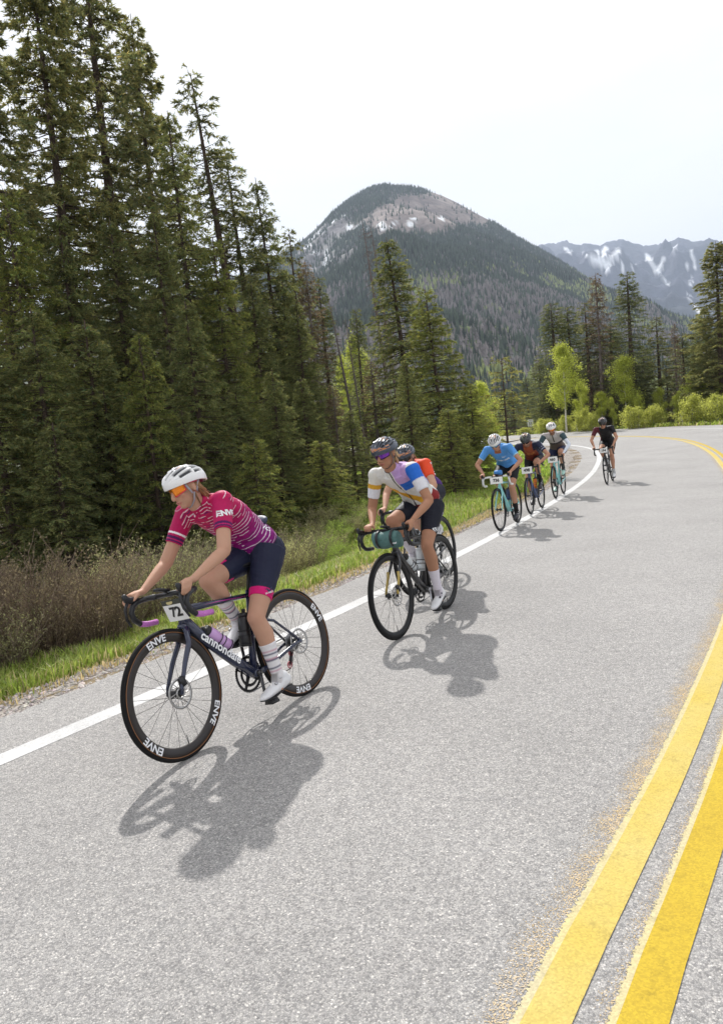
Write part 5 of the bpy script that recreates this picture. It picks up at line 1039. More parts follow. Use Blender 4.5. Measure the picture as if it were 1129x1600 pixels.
    nrm = V-(hip+v*f[:, None]+nb*.045); nrm[:, 0] *= 1; nn = np.linalg.norm(nrm, axis=1)[:, None]+1e-6; V = V+nrm/nn*fold[:, None]*(np.minimum(dl, dr) > .075)[:, None]
    C = p['jersey'](f, y, hn, tl, dl, tr, dr, slv, vl); jo = link('jersey', npmesh('jersey', V, F, [m_cloth], col=C, smooth=True), root)
    # ---- bib shorts
    b = MB(); b.tube([T[0], T[1], T[2], lerp(T[2], T[3], .7)], [(a+.005, c+.005) for a, c in TR[:3]]+[(.135, .10)], 24, up=tuple(nb)); st = p.get('short', .74)
    for sd in (1, -1): leg(b, sd, .0055, 0, st, False); b.ellipsoid(J['hip', sd]+np.array([-.03, -sd*.01, -.005]), (.104, .088, .102))
    V, F = fuse(b, jv, 4); tls = []; 
    for sd in (1, -1): h, k = J['hip', sd], J['kn', sd]; t = ((V-h)@(k-h))/((k-h)@(k-h)); tls.append(np.where((V[:, 1]*sd > 0), t, -9))
    t = np.maximum(*tls); wr_ = (fbm(V[:, 0]*26, V[:, 2]*26+V[:, 1]*9, 8, 3)-.5); V = V+np.stack([wr_*.007, wr_*0, wr_*.007], -1); C = p['shorts'](t, V[:, 1], st); link('bib_shorts', npmesh('bib_shorts', V, F, [m_cloth], col=C, smooth=True), root)
    # ---- socks and shoes
    for sd in (1, -1):
        k, a = J['kn', sd], J['ank', sd]; fd, fu, ball, heel = J['fd', sd], J['fu', sd], J['ball', sd], J['heel', sd]; s0 = p.get('sockh', .50); so = MB()
        Q = [lerp(k, a, t_)+np.array([-.012, 0, 0])*float(np.interp(t_, [.5, .75, 1], [1, .2, 0])) for t_ in np.linspace(s0, 1, 22)]; rad = [float(np.interp(t_, [.3, .5, .75, 1], [.056, .0485, .0365, .034]))+.002 for t_ in np.linspace(s0, 1, 22)]
        so.tube(Q+[ball*.5+heel*.5+fu*.02], rad+[.034], 20); nV = len(so.V[0]); tt = np.repeat(np.linspace(0, 1, 23), 20)
        so.C = [p['sock'](tt)]; so.build('sock', m_cloth, root, col=True)
        if p.get('shoe', True):
            s = MB(); up_ = tuple(fu); O = lambda x, z: heel+fd*x+fu*z
            # upper: heel cup, instep, toe box
            s.tube([O(-.035, .018), O(-.028, .026), O(.0, .034), O(.045, .034), (O(.09, .026)), O(.14, .019), O(.19, .013), O(.222, .010), O(.236, .008)], [(.012, .015), (.026, .030), (.032, .040), (.034, .044), (.037, .036), (.041, .029), (.037, .022), (.024, .014), (.006, .005)], 18, up=up_)
            s.tube([O(-.004, .050), J['ank', sd]-fu*.012], [(.030, .036), (.034, .036)], 16, up=tuple(fd))
            if pose.get('shoefuse', True): VV, FF = fuse(s, .0055 if vox < .009 else .009, 3); sho = link('shoe', npmesh('shoe', VV, FF, [p['shoem']], smooth=True), root)
            sl = MB(); sl.tube([O(-.034, -.010), O(-.02, -.012), O(.05, -.008), O(.14, -.014), O(.20, -.008), O(.234, .002)], [(.012, .004), (.028, .005), (.026, .005), (.040, .005), (.034, .005), (.010, .004)], 14, up=up_); sl.box(O(.155, -.026), (.06, .05, .012)); sl.build('sole', m_black, sho)
            for bx in ((.065, .066), (.108, .050)):
                dd = MB(); c0 = O(*bx)+np.array([0, sd*.026, 0]); dn = (fu*.5+np.array([0, sd*.85, 0])); dd.cyl(c0, c0+dn*.010, .0095, 12); dd.build('shoe_dial', p.get('dial', m_steel), sho)
            if vox < .009:
                for (x1, z1) in ((.075, .066), (.118, .048)):
                    stp = MB(); stp.tube([O(x1, z1-.030)+np.array([0, sd*.037, 0]), O(x1+.004, z1)+np.array([0, sd*.018, 0]), O(x1+.004, z1+.006), O(x1, z1-.008)+np.array([0, -sd*.030, 0])], [(.006, .0016)]*4, 6, up=tuple(fd)); 
    # ---- helmet
    Pt, q, col = helmet_np(p['helmet'][0], p['helmet'][1], accent=p['helmet'][2] if len(p['helmet']) > 2 else None, style=p.get('hstyle', 'long'), **(dict(n=200, k=72) if vox < .009 else dict(n=96, k=34)))
    HRh = Matrix.Rotation(R(hyaw), 4, 'Z')@Matrix.Rotation(R(hp+p.get('htilt', -4)), 4, 'Y'); Pt = hc+(Pt*HS+np.array([-.006, 0, .030]))@np.array(HRh.to_3x3()).T
    ho = link('helmet', npmesh('helmet', Pt, q, [m_helm], col=col, smooth=True), root)
    sb = MB()
    for sd in (1, -1):
        for x0 in (.045, -.055): sb.tube([H((x0, sd*.083, .012)), H((x0*.35+.006, sd*.080, -.052)), ], [(.0022, .007)]*2, 6, up=(1, 0, 0))
        sb.tube([H((.008, sd*.080, -.050)), H((.020, sd*.060, -.095)), H((.030, sd*.020, -.124)), H((.032, 0, -.128))], [(.0022, .006)]*4, 6, up=(1, 0, 0))
    sb.build('chin_strap', p.get('strap', m_strap), ho)
    # ---- sunglasses
    if 'lens' in p:
        U, W_ = 21, 5; az = np.linspace(R(-62), R(62), U); L_ = []
        for off in (0, .0022):
            for w_ in np.linspace(0, 1, W_):
                for a_ in az:
                    zt = .034-.004*abs(a_); zb = -.033+.016*max(0, abs(a_)-.25)/.8+.008*math.exp(-(a_/.16)**2); z_ = zb+(zt-zb)*w_; rr_ = .101+.006*w_-off; L_.append(H((rr_*math.cos(a_)*1.0, rr_*math.sin(a_)*.80, z_-.002)))
        qs = []; n_ = U*W_
        for w_ in range(W_-1):
            for i in range(U-1): a_ = w_*U+i; qs += [(a_, a_+1, a_+U+1, a_+U), (n_+a_+1, n_+a_, n_+a_+U, n_+a_+U+1)]
        for i in range(U-1): qs += [(i+1, i, n_+i, n_+i+1), ((W_-1)*U+i, (W_-1)*U+i+1, n_+(W_-1)*U+i+1, n_+(W_-1)*U+i)]
        mb = MB(); mb.add(L_, [qs]); g_ = mb.build('sunglasses', p['lens'], root); fr = MB(); top = [L_[(W_-1)*U+i]*.5+L_[n_+(W_-1)*U+i]*.5 for i in range(U)]; fr.tube(top, p.get('frt', .0030), 6)
        bot = [L_[i]*.5+L_[n_+i]*.5 for i in range(U)]; fr.tube(bot, p.get('frt', .0030)*.75, 6)
        for sd in (1, -1): fr.tube([top[-1 if sd > 0 else 0], H((.03, sd*.083, .018)), H((-.04, sd*.084, .006))], .0035, 6); fr.tube([top[-1 if sd > 0 else 0], bot[-1 if sd > 0 else 0]], .003, 6)
        fr.build('glasses_frame', p.get('lensframe', m_black), g_)
    # ---- hair showing under the helmet
    if 'hair' in p:
        rng = np.random.default_rng(4); hb = MB(); hcol = np.array(p['hair'])
        for i in range(90):
            a_ = math.pi+rng.normal()*.75; z0 = -.015-.055*rng.random(); r0 = .092; p0 = np.array([math.cos(a_)*r0, math.sin(a_)*r0*.84, z0]); tail = p.get('tail', .06)
            p1 = p0*np.array([1.05, .8, 1])+np.array([-.012, 0, -.03]); p2 = p0*np.array([1, .4, 1])+np.array([-.02-tail*.4*rng.random(), rng.normal()*.012, -.05-tail*rng.random()])
            hb.tube([H(p0), H(p1), H(p2)], [.006, .005, .0015], 5, col=hcol*(.6+.7*rng.random()))
        for i in range(26):   # wisps beside the ear
            sd = rng.choice([-1, 1]); p0 = np.array([-.02-.03*rng.random(), sd*.078, .0]); hb.tube([H(p0), H(p0+np.array([-.01, sd*.004, -.04])), H(p0+np.array([-.035, sd*.001, -.06-.02*rng.random()]))], [.005, .004, .001], 5, col=hcol*(.6+.7*rng.random()))
        hb.build('hair', m_hair, root, col=True)
    return root, J, dict(hip=hip, v=v, nb=nb, sh=sh, T=T, vl=vl)
# ================================================================== THE SEVEN RIDERS
def bikeM(x, y, hd, ln):
    a = R(hd); l = R(ln); h = Vector((math.cos(a), math.sin(a), 0)); left = Vector((-math.sin(a), math.cos(a), 0)); up = Vector((0, 0, 1))*math.cos(l)-left*math.sin(l); lf = left*math.cos(l)+Vector((0, 0, 1))*math.sin(l); o = Vector((x, y, 0.0))-h*.985
    return Matrix(((h.x, lf.x, up.x, o.x), (h.y, lf.y, up.y, o.y), (h.z, lf.z, up.z, o.z), (0, 0, 0, 1)))
A3 = lambda *c: np.array(c, float)
def blend(C, m, c): return C*(1-m[:, None])+A3(*c)*m[:, None]
def plain(c): return lambda f, y, hn, tl, dl, tr, dr, slv, vl: np.tile(A3(*c), (len(f), 1))
# jerseys as printed cloth: f runs from hip (0) to shoulder (1), hn is front (-) to back (+)
def jersey_pink(f, y, hn, tl, dl, tr, dr, slv, vl):
    g = smoothstep(.95, .15, f)[:, None]; C = A3(.46, .004, .080)*(1-g)+A3(.20, .005, .155)*g
    ang = np.arctan2(y, hn); s = f*vl*100+1.6*np.sin(ang*1.0)+2.2*vnoise(ang*2.2, f*0+3, 2); ph = s/2.05; i = np.floor(ph); fr = ph-i
    dash = vnoise(ang*2.6+i*7.3, i*3.1, 5) > .40; dash2 = vnoise(ang*3.1+i*5.3, i*2.7, 9) > .58
    C = blend(C, (smoothstep(.11, .05, abs(fr-.5)))*dash, (.80, .70, .76)); C = blend(C, smoothstep(.2, .1, abs(fr-.05))*dash2*.9, (.10, .008, .09))
    for t, d, sd in ((tl, dl, 1), (tr, dr, -1)):
        arm = ((t > .05) & (d < .075) & (abs(y) > .135)).astype(float); base = A3(.44, .005, .09); C = C*(1-arm[:, None])+base*arm[:, None]
        u = t/slv; C = blend(C, arm*((u > .80) & (u < .97)), (.07, .006, .08)); C = blend(C, arm*(abs(u-.90) < .018), (.5, .01, .12))
        if sd < 0: C = blend(C, arm*(abs(u-.70) < .03), (.85, .82, .85))
    C = blend(C, smoothstep(1.10, 1.14, f)*1.0, (.45, .008, .10))
    return C
def jersey_patch(f, y, hn, tl, dl, tr, dr, slv, vl):
    n = f*.0; C = np.tile(A3(.68, .67, .64), (len(f), 1))
    C = blend(C, ((f < .52-.35*y/.15+.02) & (f > .36-.35*y/.15) & (hn < .02)).astype(float), (.68, .36, .03))
    C = blend(C, ((f < .24) & (f > .07) & (abs(abs(y)-.125) < .06) & (hn < .085) & (hn > -.03)).astype(float), (.24, .02, .02)); C = blend(C, ((f < .22) & (hn < -.02) & (y > -.08)).astype(float), (.26, .03, .02))
    C = blend(C, ((f > .66) & (f < .88) & (y > .02) & (hn < .03)).astype(float), (.02, .13, .55)); C = blend(C, ((f > .86) & (y > .015) & (y < .13)).astype(float), (.52, .34, .62))
    C = blend(C, ((f < .05) & (f > .02)).astype(float), (.70, .40, .05)); C = blend(C, ((f > .35) & (f < .75) & (hn > .08) & (y > .05)).astype(float), (.25, .28, .62))
    for t, d, sd in ((tl, dl, 1), (tr, dr, -1)):
        arm = ((t > -.10) & (d < .078) & (abs(y) > .130)); u = t/slv; C = blend(C, (arm & (u > .50)).astype(float), (.70, .70, .74))
        if sd > 0: C = blend(C, (arm & (u <= .50)).astype(float), (.02, .14, .58))
        else: C = blend(C, (arm & (u <= .50)).astype(float), (.66, .64, .58)); C = blend(C, (arm & (u > .36) & (u < .56)).astype(float), (.62, .33, .03))
    C = blend(C, ((abs(y) < .006) & (hn < 0)).astype(float), (.04, .03, .04)); C = blend(C, ((f > 1.12) & (y < 0)).astype(float), (.02, .02, .05)); return C
def jersey_sunset(f, y, hn, tl, dl, tr, dr, slv, vl):
    C = np.tile(A3(.75, .07, .02), (len(f), 1)); C = C*(1-smoothstep(.75, .55, f)[:, None])+A3(.42, .02, .20)*smoothstep(.75, .55, f)[:, None]; g = smoothstep(.5, .3, f)[:, None]; C = C*(1-g)+A3(.07, .02, .16)*g; return C
def jersey_blue(f, y, hn, tl, dl, tr, dr, slv, vl):
    C = np.tile(A3(.09, .30, .68), (len(f), 1))*(.85+.3*fbm(f*6, y*30, 3, 3)[:, None]); C = blend(C, ((abs(f-.52) < .045) & (abs(y) < .11) & (vnoise(y*110, f*90, 4) > .45) & (hn < 0)).astype(float), (.75, .80, .85)); C = blend(C, ((abs(f-.72) < .03) & (y > .02) & (y < .09) & (vnoise(y*140, f*140, 6) > .4)).astype(float), (.6, .7, .85))
    for t, d in ((tl, dl), (tr, dr)): C = blend(C, ((t/slv > .9) & (d < .08) & (abs(y) > .13)).astype(float), (.35, .62, .80))
    C = blend(C, ((f > .95) & (abs(y) < .05) & (hn < .0)).astype(float), (.35, .12, .05)); return C
def jersey_rust(f, y, hn, tl, dl, tr, dr, slv, vl):
    g = smoothstep(.2, .9, f)[:, None]; C = A3(.14, .02, .015)*(1-g)+A3(.30, .075, .03)*g; C = blend(C, ((abs(f-.62) < .10) & (abs(y-.01) < .07) & (hn < 0) & (vnoise(y*60, f*30, 4) > .35)).astype(float), (.45, .16, .05))
    C = blend(C, ((abs(y) > .125-.04*(f > .8)) | (hn > .06)).astype(float), (.018, .022, .05)); C = blend(C, ((tl > .3) & (tl < .55) & (dl < .08) & (y > .13) & (vnoise(tl*60, dl*300, 7) > .6)).astype(float), (.4, .42, .5)); return C
def jersey_grey(f, y, hn, tl, dl, tr, dr, slv, vl):
    C = np.tile(A3(.50, .47, .46), (len(f), 1)); C = blend(C, (f < .55).astype(float), (.13, .10, .085)); C = blend(C, ((f < .62) & (f > .50)).astype(float), (.05, .045, .05))
    for t, d in ((tl, dl), (tr, dr)): C = blend(C, ((t > .05) & (d < .08) & (abs(y) > .14)).astype(float), (.05, .085, .10))
    C = blend(C, ((abs(y) < .008) & (hn < 0) & (f > .7)).astype(float), (.03, .03, .03)); return C
def jersey_black(f, y, hn, tl, dl, tr, dr, slv, vl):
    C = np.tile(A3(.012, .011, .013), (len(f), 1)); C = blend(C, (y < -.10).astype(float)*.9, (.10, .012, .02)); return C
def shorts_col(c, hem=None, hemw=.14, mark=None):
    def fn(t, y, st):
        C = np.tile(A3(*c), (len(t), 1))
        if hem is not None: C = blend(C, (t > st-hemw).astype(float), hem)
        return C
    return fn
def sock_col(base, stripes=()):
    def fn(t):
        C = np.tile(A3(*base), (len(t), 1))
        for a, b, c in stripes: C = blend(C, ((t >= a) & (t < b)).astype(float), c)
        return C
    return fn
def acc_white(D, lat, C, v): return C
def acc_orange(D, lat, C, v):
    m = ((D[:, 2] < .42) & (D[:, 2] > .16) & (D[:, 0] > .35) & (vnoise(D[:, 1]*6, D[:, 2]*12, 3) > .48)).astype(float)*(1-v); C = blend(C, m, (.55, .20, .05)); m2 = ((np.sin(np.radians(lat)*360/17+1.2) > .75) & (D[:, 2] > .3)).astype(float)*(1-v)*.8; return blend(C, m2, (.20, .23, .30))
def acc_stripe(D, lat, C, v): m = ((np.abs(np.abs(lat)-24) < 5.5) | (np.abs(lat) < 4.5) | (np.abs(np.abs(lat)-46) < 4.5)).astype(float)*smoothstep(.15, .3, D[:, 2]); return blend(C, m, (.012, .015, .03))
def acc_green(D, lat, C, v): m = ((np.abs(np.abs(lat)-25) < 2.2) & (D[:, 2] > .3)).astype(float); return blend(C, m, (.25, .32, .12))
def acc_front(D, lat, C, v): m = (v < .5).astype(float)*0; return C
m_navy = mat('midnight_frame', (.016, .022, .055), .22, coat=.6); m_lilac = mat('lilac_speckled_tape', (.52, .16, .50), .6); noise_tint(m_lilac, 260, .35)
m_pinkp = mat('magenta_lacquer', (.38, .02, .24), .25, coat=.5); m_teal = mat('celeste_lacquer', (.24, .62, .62), .28, coat=.5); m_gold = mat('gold_lacquer', (.42, .30, .07), .3, metal=.3, coat=.4); m_blackf = mat('black_frame', (.014, .014, .016), .28, coat=.4); m_bluef = mat('blue_frame', (.02, .05, .16), .3, coat=.5)
m_clear = mat('pale_bottle', (.60, .64, .66), .35); m_lb = mat('lilac_bottle', (.55, .33, .62), .4); m_ob = mat('orange_bottle', (.80, .22, .02), .4); m_wt = mat('white_tape', (.76, .76, .74), .6); m_sil = mat('silver_crank', (.45, .45, .47), .3, metal=.9); m_redj = mat('pink_anodised', (.45, .05, .08), .4)
m_shoe_w = mat('white_shoe', (.72, .72, .73), .38, coat=.2); noise_tint(m_shoe_w, 30, .05, .2, 60, .002); m_shoe_k = mat('dark_shoe', (.035, .035, .045), .4); m_shoe_m = mat('mint_shoe', (.45, .68, .60), .4); m_shoe_g = mat('pale_grey_shoe', (.58, .58, .58), .4)
m_dialb = mat('dark_dial', (.05, .05, .06), .3)
STR = tuple((a, a+.028, (.10, .10, .15)) for a in (.10, .30, .50, .70))+tuple((a, a+.035, (.55, .34, .40)) for a in (.20, .42, .60, .80))
# ---- 1: the front rider
M1 = bikeM(-.9934, 3.6062, -124.1, 11.4)
DEC = lambda *a: [('ENVE', q, .056, False) for q in a]
b1, B1 = bike(M1, 'dark blue road bicycle with lettered deep rims, ridden by the front woman', dict(frame=m_navy, wheel='deep', tan=True, steer=3.4, crank=-84, sz=-.022, bar=m_black, tape=m_black, tape2=m_lilac, dt=.029,
    fdec=DEC(100, 222, 322), rdec=DEC(148, 262, 25), bottles=((m_lb, m_ink, 'down', ''), (m_black, m_black, 'seat', '')), number='72', plate=(.850, .752, .148, .125, -.28), numdy=.014, numdz=-.012, platetop=mat('dark_card_print', (.05, .055, .04), .5), valve=math.pi*.02, jockey=m_redj, crankm=m_gloss))
_d = np.array([.826, 0, .655])-np.array([.403, 0, .262]); _d /= np.linalg.norm(_d)
text_obj('cannondale', .070, frameM((.622, .0315, .476), tuple(-_d), (-_d[2]*-1*0+.0, 0, 1)), m_print, b1, 'frame_lettering', offset=.0018)
tts = MB(); tts.tube([(.755, 0, .738), (.55, 0, .7255), (.33, 0, .708)], [(.0185, .0125), (.0166, .0095), (.0157, .008)], 12, 0, up=(0, 0, 1)); tts.build('top_tube_stripe', m_pinkp, b1)
P1 = dict(skin='fair', jersey=jersey_pink, shorts=shorts_col((.014, .017, .042), (.62, .008, .16), .115), sock=sock_col((.72, .70, .71), STR), shoem=m_shoe_w, dial=m_steel, helmet=((.82, .82, .82), (.018, .02, .03)), lens=m_lens_o, lensframe=mat('pink_frame', (.75, .04, .12), .35), hair=(.30, .17, .08), strap=mat('grey_webbing', (.34, .34, .38), .8), short=.73, sockh=.46, sw=.158, build=.97, legs=(.448, .352), hs=.93)
r1, J1, K1 = rider(M1, 'woman in white helmet, orange mirrored glasses and magenta striped jersey, leading the line', P1, dict(sh=(.462, 1.268), head=(.560, 1.405), pitch=14, yaw=-10, hand={1: (.925, .872), -1: (.925, .872)}, vox=.0052, kneeout={1: .0, -1: -.22}, jvox=.0040, hipx=.115, hipz=.940, pole={1: (-.3, .35, -1), -1: (-.6, .6, -.4)}, arm=(.318, .272), ankle={1: .10, -1: .38}), B1)
# ---- 2: second rider
M2 = bikeM(.1999, 5.5046, -119.7, 4.6)
b2, B2 = bike(M2, 'black road bicycle with gold fork tips and a green bag on its handlebar', dict(frame=m_blackf, fork_tip=m_gold, wheel='mid', steer=-2.4, crank=-80, sz=-.02, bottles=((m_clear, m_ink, 'down', ''), (m_clear, m_clear, 'seat', '')), crankm=m_sil, dt=.024))
P2 = dict(skin='tan', jersey=jersey_patch, shorts=shorts_col((.008, .009, .018)), sock=sock_col((.66, .62, .68)), shoem=m_shoe_w, dial=m_dialb, helmet=((.05, .06, .085), (.008, .01, .02), acc_orange), lens=m_lens_p, lensframe=m_black, hair=(.55, .38, .20), short=.72, sockh=.55, sw=.17, sleeve=.66, build=1.0, htilt=2, hs=.97, hstyle='rib')
r2, J2, K2 = rider(M2, 'woman in dark ribbed helmet, violet glasses and blue-white patchwork jersey, second in line', P2, dict(arm=(.290, .262), sh=(.620, 1.280), head=(.722, 1.448), pitch=12, yaw=-6, hand={1: (.935, .874), -1: (.880, .874)}, handy={1: .207, -1: .165}, grip={-1: 'top'}, vox=.0062, jvox=.0054, hipx=.165, hipz=.955, pole={1: (-.5, .7, -.8), -1: (-.6, .55, -.6)}), B2)
# ---- 3: hidden behind the second
M3 = bikeM(.45, 7.05, -117.6, 6)
b3, B3 = bike(M3, 'black road bicycle mostly hidden behind the second woman', dict(frame=m_blackf, wheel='mid', crank=90, bottles=((m_clear, m_ink, 'down', ''),)))
P3 = dict(skin='fair', jersey=jersey_sunset, shorts=shorts_col((.010, .010, .02)), sock=sock_col((.6, .6, .62)), shoem=m_shoe_g, helmet=((.045, .055, .08), (.008, .01, .02), acc_orange), lens=m_lens_k, hair=(.30, .18, .10), hs=.93, hstyle='rib')
r3, J3, K3 = rider(M3, 'rider in dark helmet and orange to purple jersey, half hidden behind the second woman', P3, dict(sh=(.50, 1.255), head=(.585, 1.375), pitch=22, yaw=0, hand=(.93, .872), vox=.0095, hipx=.15), B3)
# ---- 4
M4 = bikeM(2.132, 11.124, -117.6, 2.4)
b4, B4 = bike(M4, 'pale turquoise road bicycle with white bar tape and plate 736', dict(frame=m_teal, wheel='shallow', disc=False, tape=m_wt, bar=m_black, hood=m_black, lever=m_steel, number='736', plate=(.935, .790, .20, .105, .05), crank=-70, bottles=((m_bluef, m_ink, 'seat', ''),), dt=.032, steer=-1))
P4 = dict(skin='warm', jersey=jersey_blue, shorts=shorts_col((.008, .008, .010)), sock=sock_col((.012, .012, .012)), shoem=m_shoe_k, helmet=((.78, .78, .78), (.02, .02, .03), acc_stripe), lens=m_lens_b, short=.68, sockh=.68, sw=.18, build=1.05)
r4, J4, K4 = rider(M4, 'man in white helmet with dark stripes and light blue jersey, head down, plate 736', P4, dict(sh=(.66, 1.272), head=(.80, 1.375), pitch=38, yaw=4, hand=(.945, .880), vox=.0105, hipx=.22, hipz=.955, pole=(-.1, 1, -.6)), B4)
# ---- 5
M5 = bikeM(3.06, 13.02, -115.9, 2.7)
b5, B5 = bike(M5, 'dark blue road bicycle with an orange bottle and plate 498', dict(frame=m_bluef, wheel='shallow', number='498', plate=(.935, .800, .19, .12, .05), crank=62, bottles=((m_ob, m_ink, 'seat', ''),)))
P5 = dict(skin='warm', jersey=jersey_rust, shorts=shorts_col((.008, .008, .010)), sock=sock_col((.012, .012, .012)), shoem=m_shoe_k, helmet=((.035, .038, .045), (.008, .01, .01), acc_green), lens=m_lens_k, short=.70, sockh=.62, sw=.185, build=1.06, gloves=True, beard=True)
r5, J5, K5 = rider(M5, 'rider in black helmet and rust-orange jersey with navy sleeves, plate 498', P5, dict(sh=(.62, 1.238), head=(.735, 1.345), pitch=34, yaw=0, hand=(.93, .880), vox=.0115, hipx=.20, hipz=.955, pole=(-.1, 1, -.5)), B5)
# ---- 6
M6 = bikeM(4.222, 15.56, -115.3, 2.1)
b6, B6 = bike(M6, 'pale turquoise road bicycle with black tape behind the orange rider', dict(frame=m_teal, wheel='shallow', number='460', plate=(.935, .800, .19, .12, .05), crank=78, scale=1.05, bottles=()))
P6 = dict(skin='warm', jersey=jersey_grey, shorts=shorts_col((.015, .02, .06)), sock=sock_col((.05, .05, .05)), shoem=m_shoe_m, helmet=((.80, .80, .80), (.015, .015, .03)), lens=m_lens_o, short=.70, sockh=.66, sw=.18, armwarm=(.70, .74, .82), beard=True, scale=1.05, sleeve=.55)
r6, J6, K6 = rider(M6, 'rider in white helmet, grey jersey and white arm warmers, plate 460', P6, dict(sh=(.60, 1.30), head=(.70, 1.44), pitch=24, yaw=0, hand=(.93, .880), vox=.012, hipx=.17, pole=(-.1, 1, -.5), hipz=.97), B6)
# ---- 7
M7 = bikeM(6.158, 17.944, -117.2, 2.9)
b7, B7 = bike(M7, 'black road bicycle of the last rider with a small number plate', dict(frame=m_blackf, wheel='shallow', number='194', plate=(.935, .805, .17, .11, .05), crank=-60, scale=1.05, bottles=((m_clear, m_ink, 'down', ''),)))
P7 = dict(skin='warm', jersey=jersey_black, shorts=shorts_col((.010, .010, .012)), sock=sock_col((.5, .5, .5)), shoem=m_shoe_w, helmet=((.03, .03, .035), (.01, .01, .01)), lens=m_lens_k, short=.60, sockh=.84, sw=.185, scale=1.05)
r7, J7, K7 = rider(M7, 'last rider, in plain black helmet, black jersey and black shorts, alone on the lane', P7, dict(sh=(.56, 1.315), head=(.625, 1.46), pitch=26, yaw=6, hand=(.93, .880), vox=.012, hipx=.16, pole=(-.1, 1, -.5), hipz=.97), B7)
# ------------------------------------------------------------------ print laid on cloth
from mathutils.bvhtree import BVHTree
def cloth_print(root, child, body, size, pos, xdir, nrm, m, name='cloth_lettering', **k):
    """lettering projected onto the surface of a garment; pos, xdir, nrm in the rider's own frame"""
    ch = next(o for o in root.children if o.name.split('.')[0] == child); bv = BVHTree.FromPolygons([tuple(q.co) for q in ch.data.vertices], [tuple(q.vertices) for q in ch.data.polygons])
    V, F = text_np(body, size, **k); n = Vector(nrm).normalized(); x = Vector(xdir); x = (x-n*x.dot(n)).normalized(); y = n.cross(x); P = []
    for vx, vy, _ in V:
        o = Vector(pos)+x*vx+y*vy+n*.15; h = bv.ray_cast(o, -n, .3); P.append(tuple((h[0]+h[1]*.0015) if h[0] is not None else Vector(pos)+x*vx+y*vy))
    return link(name, npmesh(name, P, F, [m]), ch)
m_emb = mat('navy_print', (.02, .02, .07), .6)
a, e = K1['sh'][1], J1['el', 1]; c = a*(1-.27)+e*.27; ad = (e-a)/np.linalg.norm(e-a)
cloth_print(r1, 'jersey', 'ENVE', .046, tuple(c+np.array([.016, .04, 0])), (-1, .35, -.12), (.35, .95, .1), m_print, offset=.002)
T1 = K1['T']; cloth_print(r1, 'jersey', 'ic.', .060, tuple(T1[3]+np.array([-.045, .12, .0])), (-.5, 0, -.5), (.1, 1, .1), m_print, offset=.001, shear=.4)
h, kn = J1['hip', 1], J1['kn', 1]; c = h*.33+kn*.67+np.array([.0, .06, 0])
cloth_print(r1, 'bib_shorts', 'X', .060, tuple(c+np.array([-.012, 0, 0])), (-1, .3, 0), (.15, 1, 0), m_emb, offset=.004); cloth_print(r1, 'bib_shorts', 'LA VUELTA', .0135, tuple(c+np.array([-.012, 0.004, 0])), (-1, .3, 0), (.15, 1, 0), m_print, offset=.0006)
h, kn = J2['hip', 1], J2['kn', 1]; c = h*.36+kn*.64+np.array([-.015, .06, 0]); cloth_print(r2, 'bib_shorts', 'SRAM', .046, tuple(c), (-1, .3, .0), (.1, 1, 0), m_print, offset=.001)
c = h*.72+kn*.28+np.array([-.04, .08, 0]); cloth_print(r2, 'bib_shorts', 'rf', .075, tuple(c), (-1, .0, -.2), (-.1, 1, 0), mat('lilac_print', (.45, .42, .7), .6), offset=.0, shear=.5)
cloth_print(r3, 'jersey', 'SRAM', .055, tuple(K3['sh'][1]+np.array([-.01, .05, -.06])), (-.15, 0, -1), (.4, 1, .3), m_print, offset=.001)
# ------------------------------------------------------------------ the bag on the second bicycle, a thing hung on its bars
m_bag = mat('green_bag_cloth', (.070, .155, .145), .7); noise_tint(m_bag, 40, .18, .6, 9, .02)
bg_ = empty('handlebar_bag', M2, 'sage green roll bag strapped under the second bicycle\'s handlebar', 'bag')
mb = MB(); Y = np.linspace(-.112, .112, 15); rows = []
mb.tube([(.915+.006*math.sin(t*40), t, .772+.004*math.sin(t*55)) for t in Y], [(.056*q, .068*q) for q in [.90, .98, 1.0, 1, 1, .99, 1, 1, .98, 1, 1, 1, 1, .98, .90]], 20, up=(0, 0, 1)); bb = mb.build('bag_body', m_bag, bg_)
mb = MB(); mb.tube([(.922, t, .792) for t in Y], [(.049*q, .043*q) for q in [.82, .94, 1, 1, 1, 1, 1, 1, 1, 1, 1, 1, 1, .93, .82]], 20, up=(0, 0, 1)); mb.build('bag_flap', m_bag, bg_)
for t in (-.062, .062):
    mb = MB(); mb.torus((0, 0, 0), 0, 0, n=24, prof=[(.071, -.010), (.071, .010), (.068, .010), (.068, -.010)]); mb.build('strap', m_black, bg_, M=Matrix.Translation((.915, t, .779)))
Vt, Ft = text_np('road', .018, offset=.0008); link('bag_lettering', npmesh('bag_lettering', np.stack([Vt[:, 0]*0+.973, Vt[:, 0]+.088, Vt[:, 1]+.748], -1), Ft, [m_print]), bb)
# the small blue bag on the fourth bicycle
m_bb = mat('blue_bag_cloth', (.05, .22, .55), .6); bq = empty('handlebar_bag', M4, 'small light blue bag behind the bars of the turquoise bicycle', 'bag'); mb = MB(); mb.tube([(.80, t, .900) for t in (-.06, -.05, 0, .05, .06)], [(.03, .03), (.045, .04), (.048, .043), (.045, .04), (.03, .03)], 14, up=(0, 0, 1)); mb.build('bag_body', m_bb, bq); mb = MB(); mb.tube([(.80, t, .945) for t in (-.04, 0, .04)], .003, 6); mb.build('zip', m_black, bq)
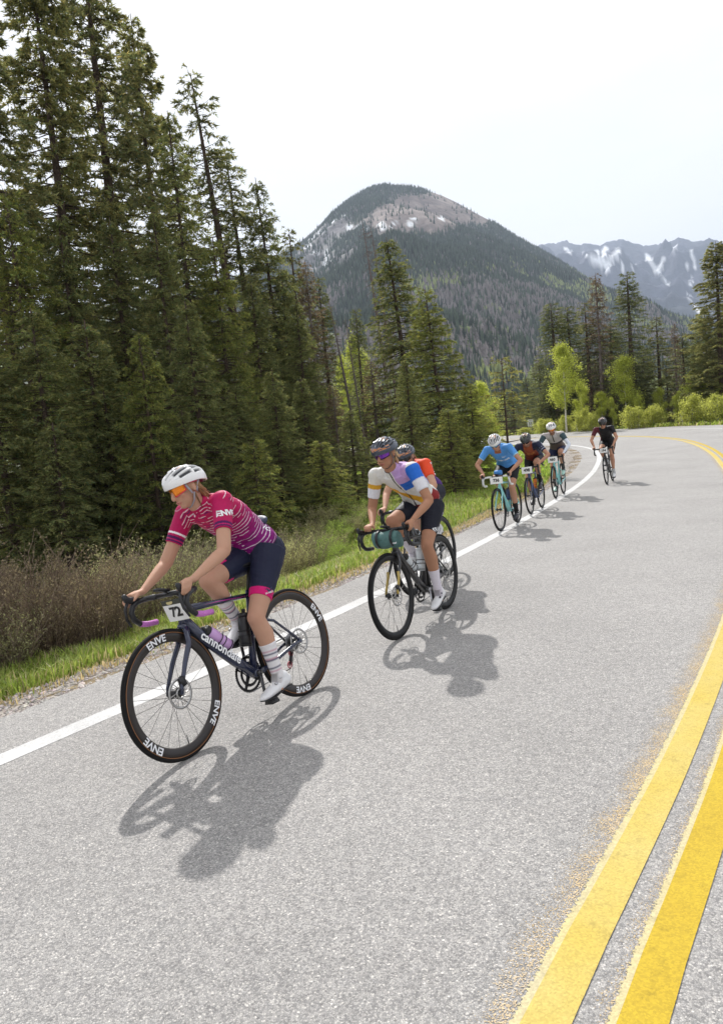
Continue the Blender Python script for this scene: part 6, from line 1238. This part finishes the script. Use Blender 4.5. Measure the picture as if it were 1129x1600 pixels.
# ------------------------------------------------------------------ road sign past the bend
p = at(828, 661, 61); z0 = float(ground_z(np.array([p.x]), np.array([p.y]))[0]); sg = empty('road_sign', Matrix.Translation((p.x, p.y, z0)), 'small white road sign on a post beside the far road', 'sign'); hh = p.z-z0
mb = MB(); mb.box((0, 0, hh/2), (.06, .05, hh)); mb.build('post', mat('sign_post', (.25, .23, .2), .8), sg, False); mb = MB(); mb.box((0, -.035, hh), (.46, .012, .58)); pn = mb.build('panel', m_whitep, sg, False); text_obj('SPEED', .12, frameM((0, -.044, hh+.18), (1, 0, 0), (0, 0, 1)), m_ink, pn, 'sign_lettering'); text_obj('35', .34, frameM((0, -.044, hh-.06), (1, 0, 0), (0, 0, 1)), m_ink, pn, 'sign_lettering', offset=.006)

# ------------------------------------------------------------------ rolled jacket stuffed in the front rider's back pocket
m_jk = mat('navy_shell_cloth', (.02, .03, .07), .5); noise_tint(m_jk, 60, .3, .8, 24, .01)
hp_, vv, nb_ = K1['hip'], K1['v'], K1['nb']; jk = empty('rolled_jacket', M1, 'dark blue jacket rolled up in the back pocket of the magenta jersey', 'jacket')
mb = MB(); mb.tube([hp_+vv*.24+nb_*(.128+.016*math.cos((t-.03)*12))+np.array([.006*math.sin(t*60), t, .005*math.sin(t*45)]) for t in np.linspace(-.07, .125, 11)], [(.022*q, .040*q) for q in (.5, .8, .95, 1, 1.04, 1, .98, 1.03, .95, .8, .45)], 14, up=tuple(nb_)); jb = mb.build('jacket_roll', m_jk, jk)
mb = MB(); mb.tube([hp_+vv*.21+nb_*(.152)+np.array([0, t, 0]) for t in (-.05, 0, .06)], [(.004, .010)]*3, 6, up=tuple(nb_)); mb.build('piping', m_print, jk)
# ================================================================== THE AIR
def haze(density):
    mb = MB(); mb.box((0, 3300, 560), (16000, 15000, 2400)); 
    m = bpy.data.materials.new('thin_haze'); m.use_nodes = True; t = m.node_tree; t.nodes.clear()
    o = t.nodes.new('ShaderNodeOutputMaterial'); v = t.nodes.new('ShaderNodeVolumePrincipled'); v.inputs['Density'].default_value = density; v.inputs['Color'].default_value = (.66, .79, 1, 1); v.inputs['Anisotropy'].default_value = .2
    t.links.new(v.outputs[0], o.inputs['Volume']); h = mb.build('haze', m, None, False); tag(h, kind='stuff'); return h
haze(1.4e-4)
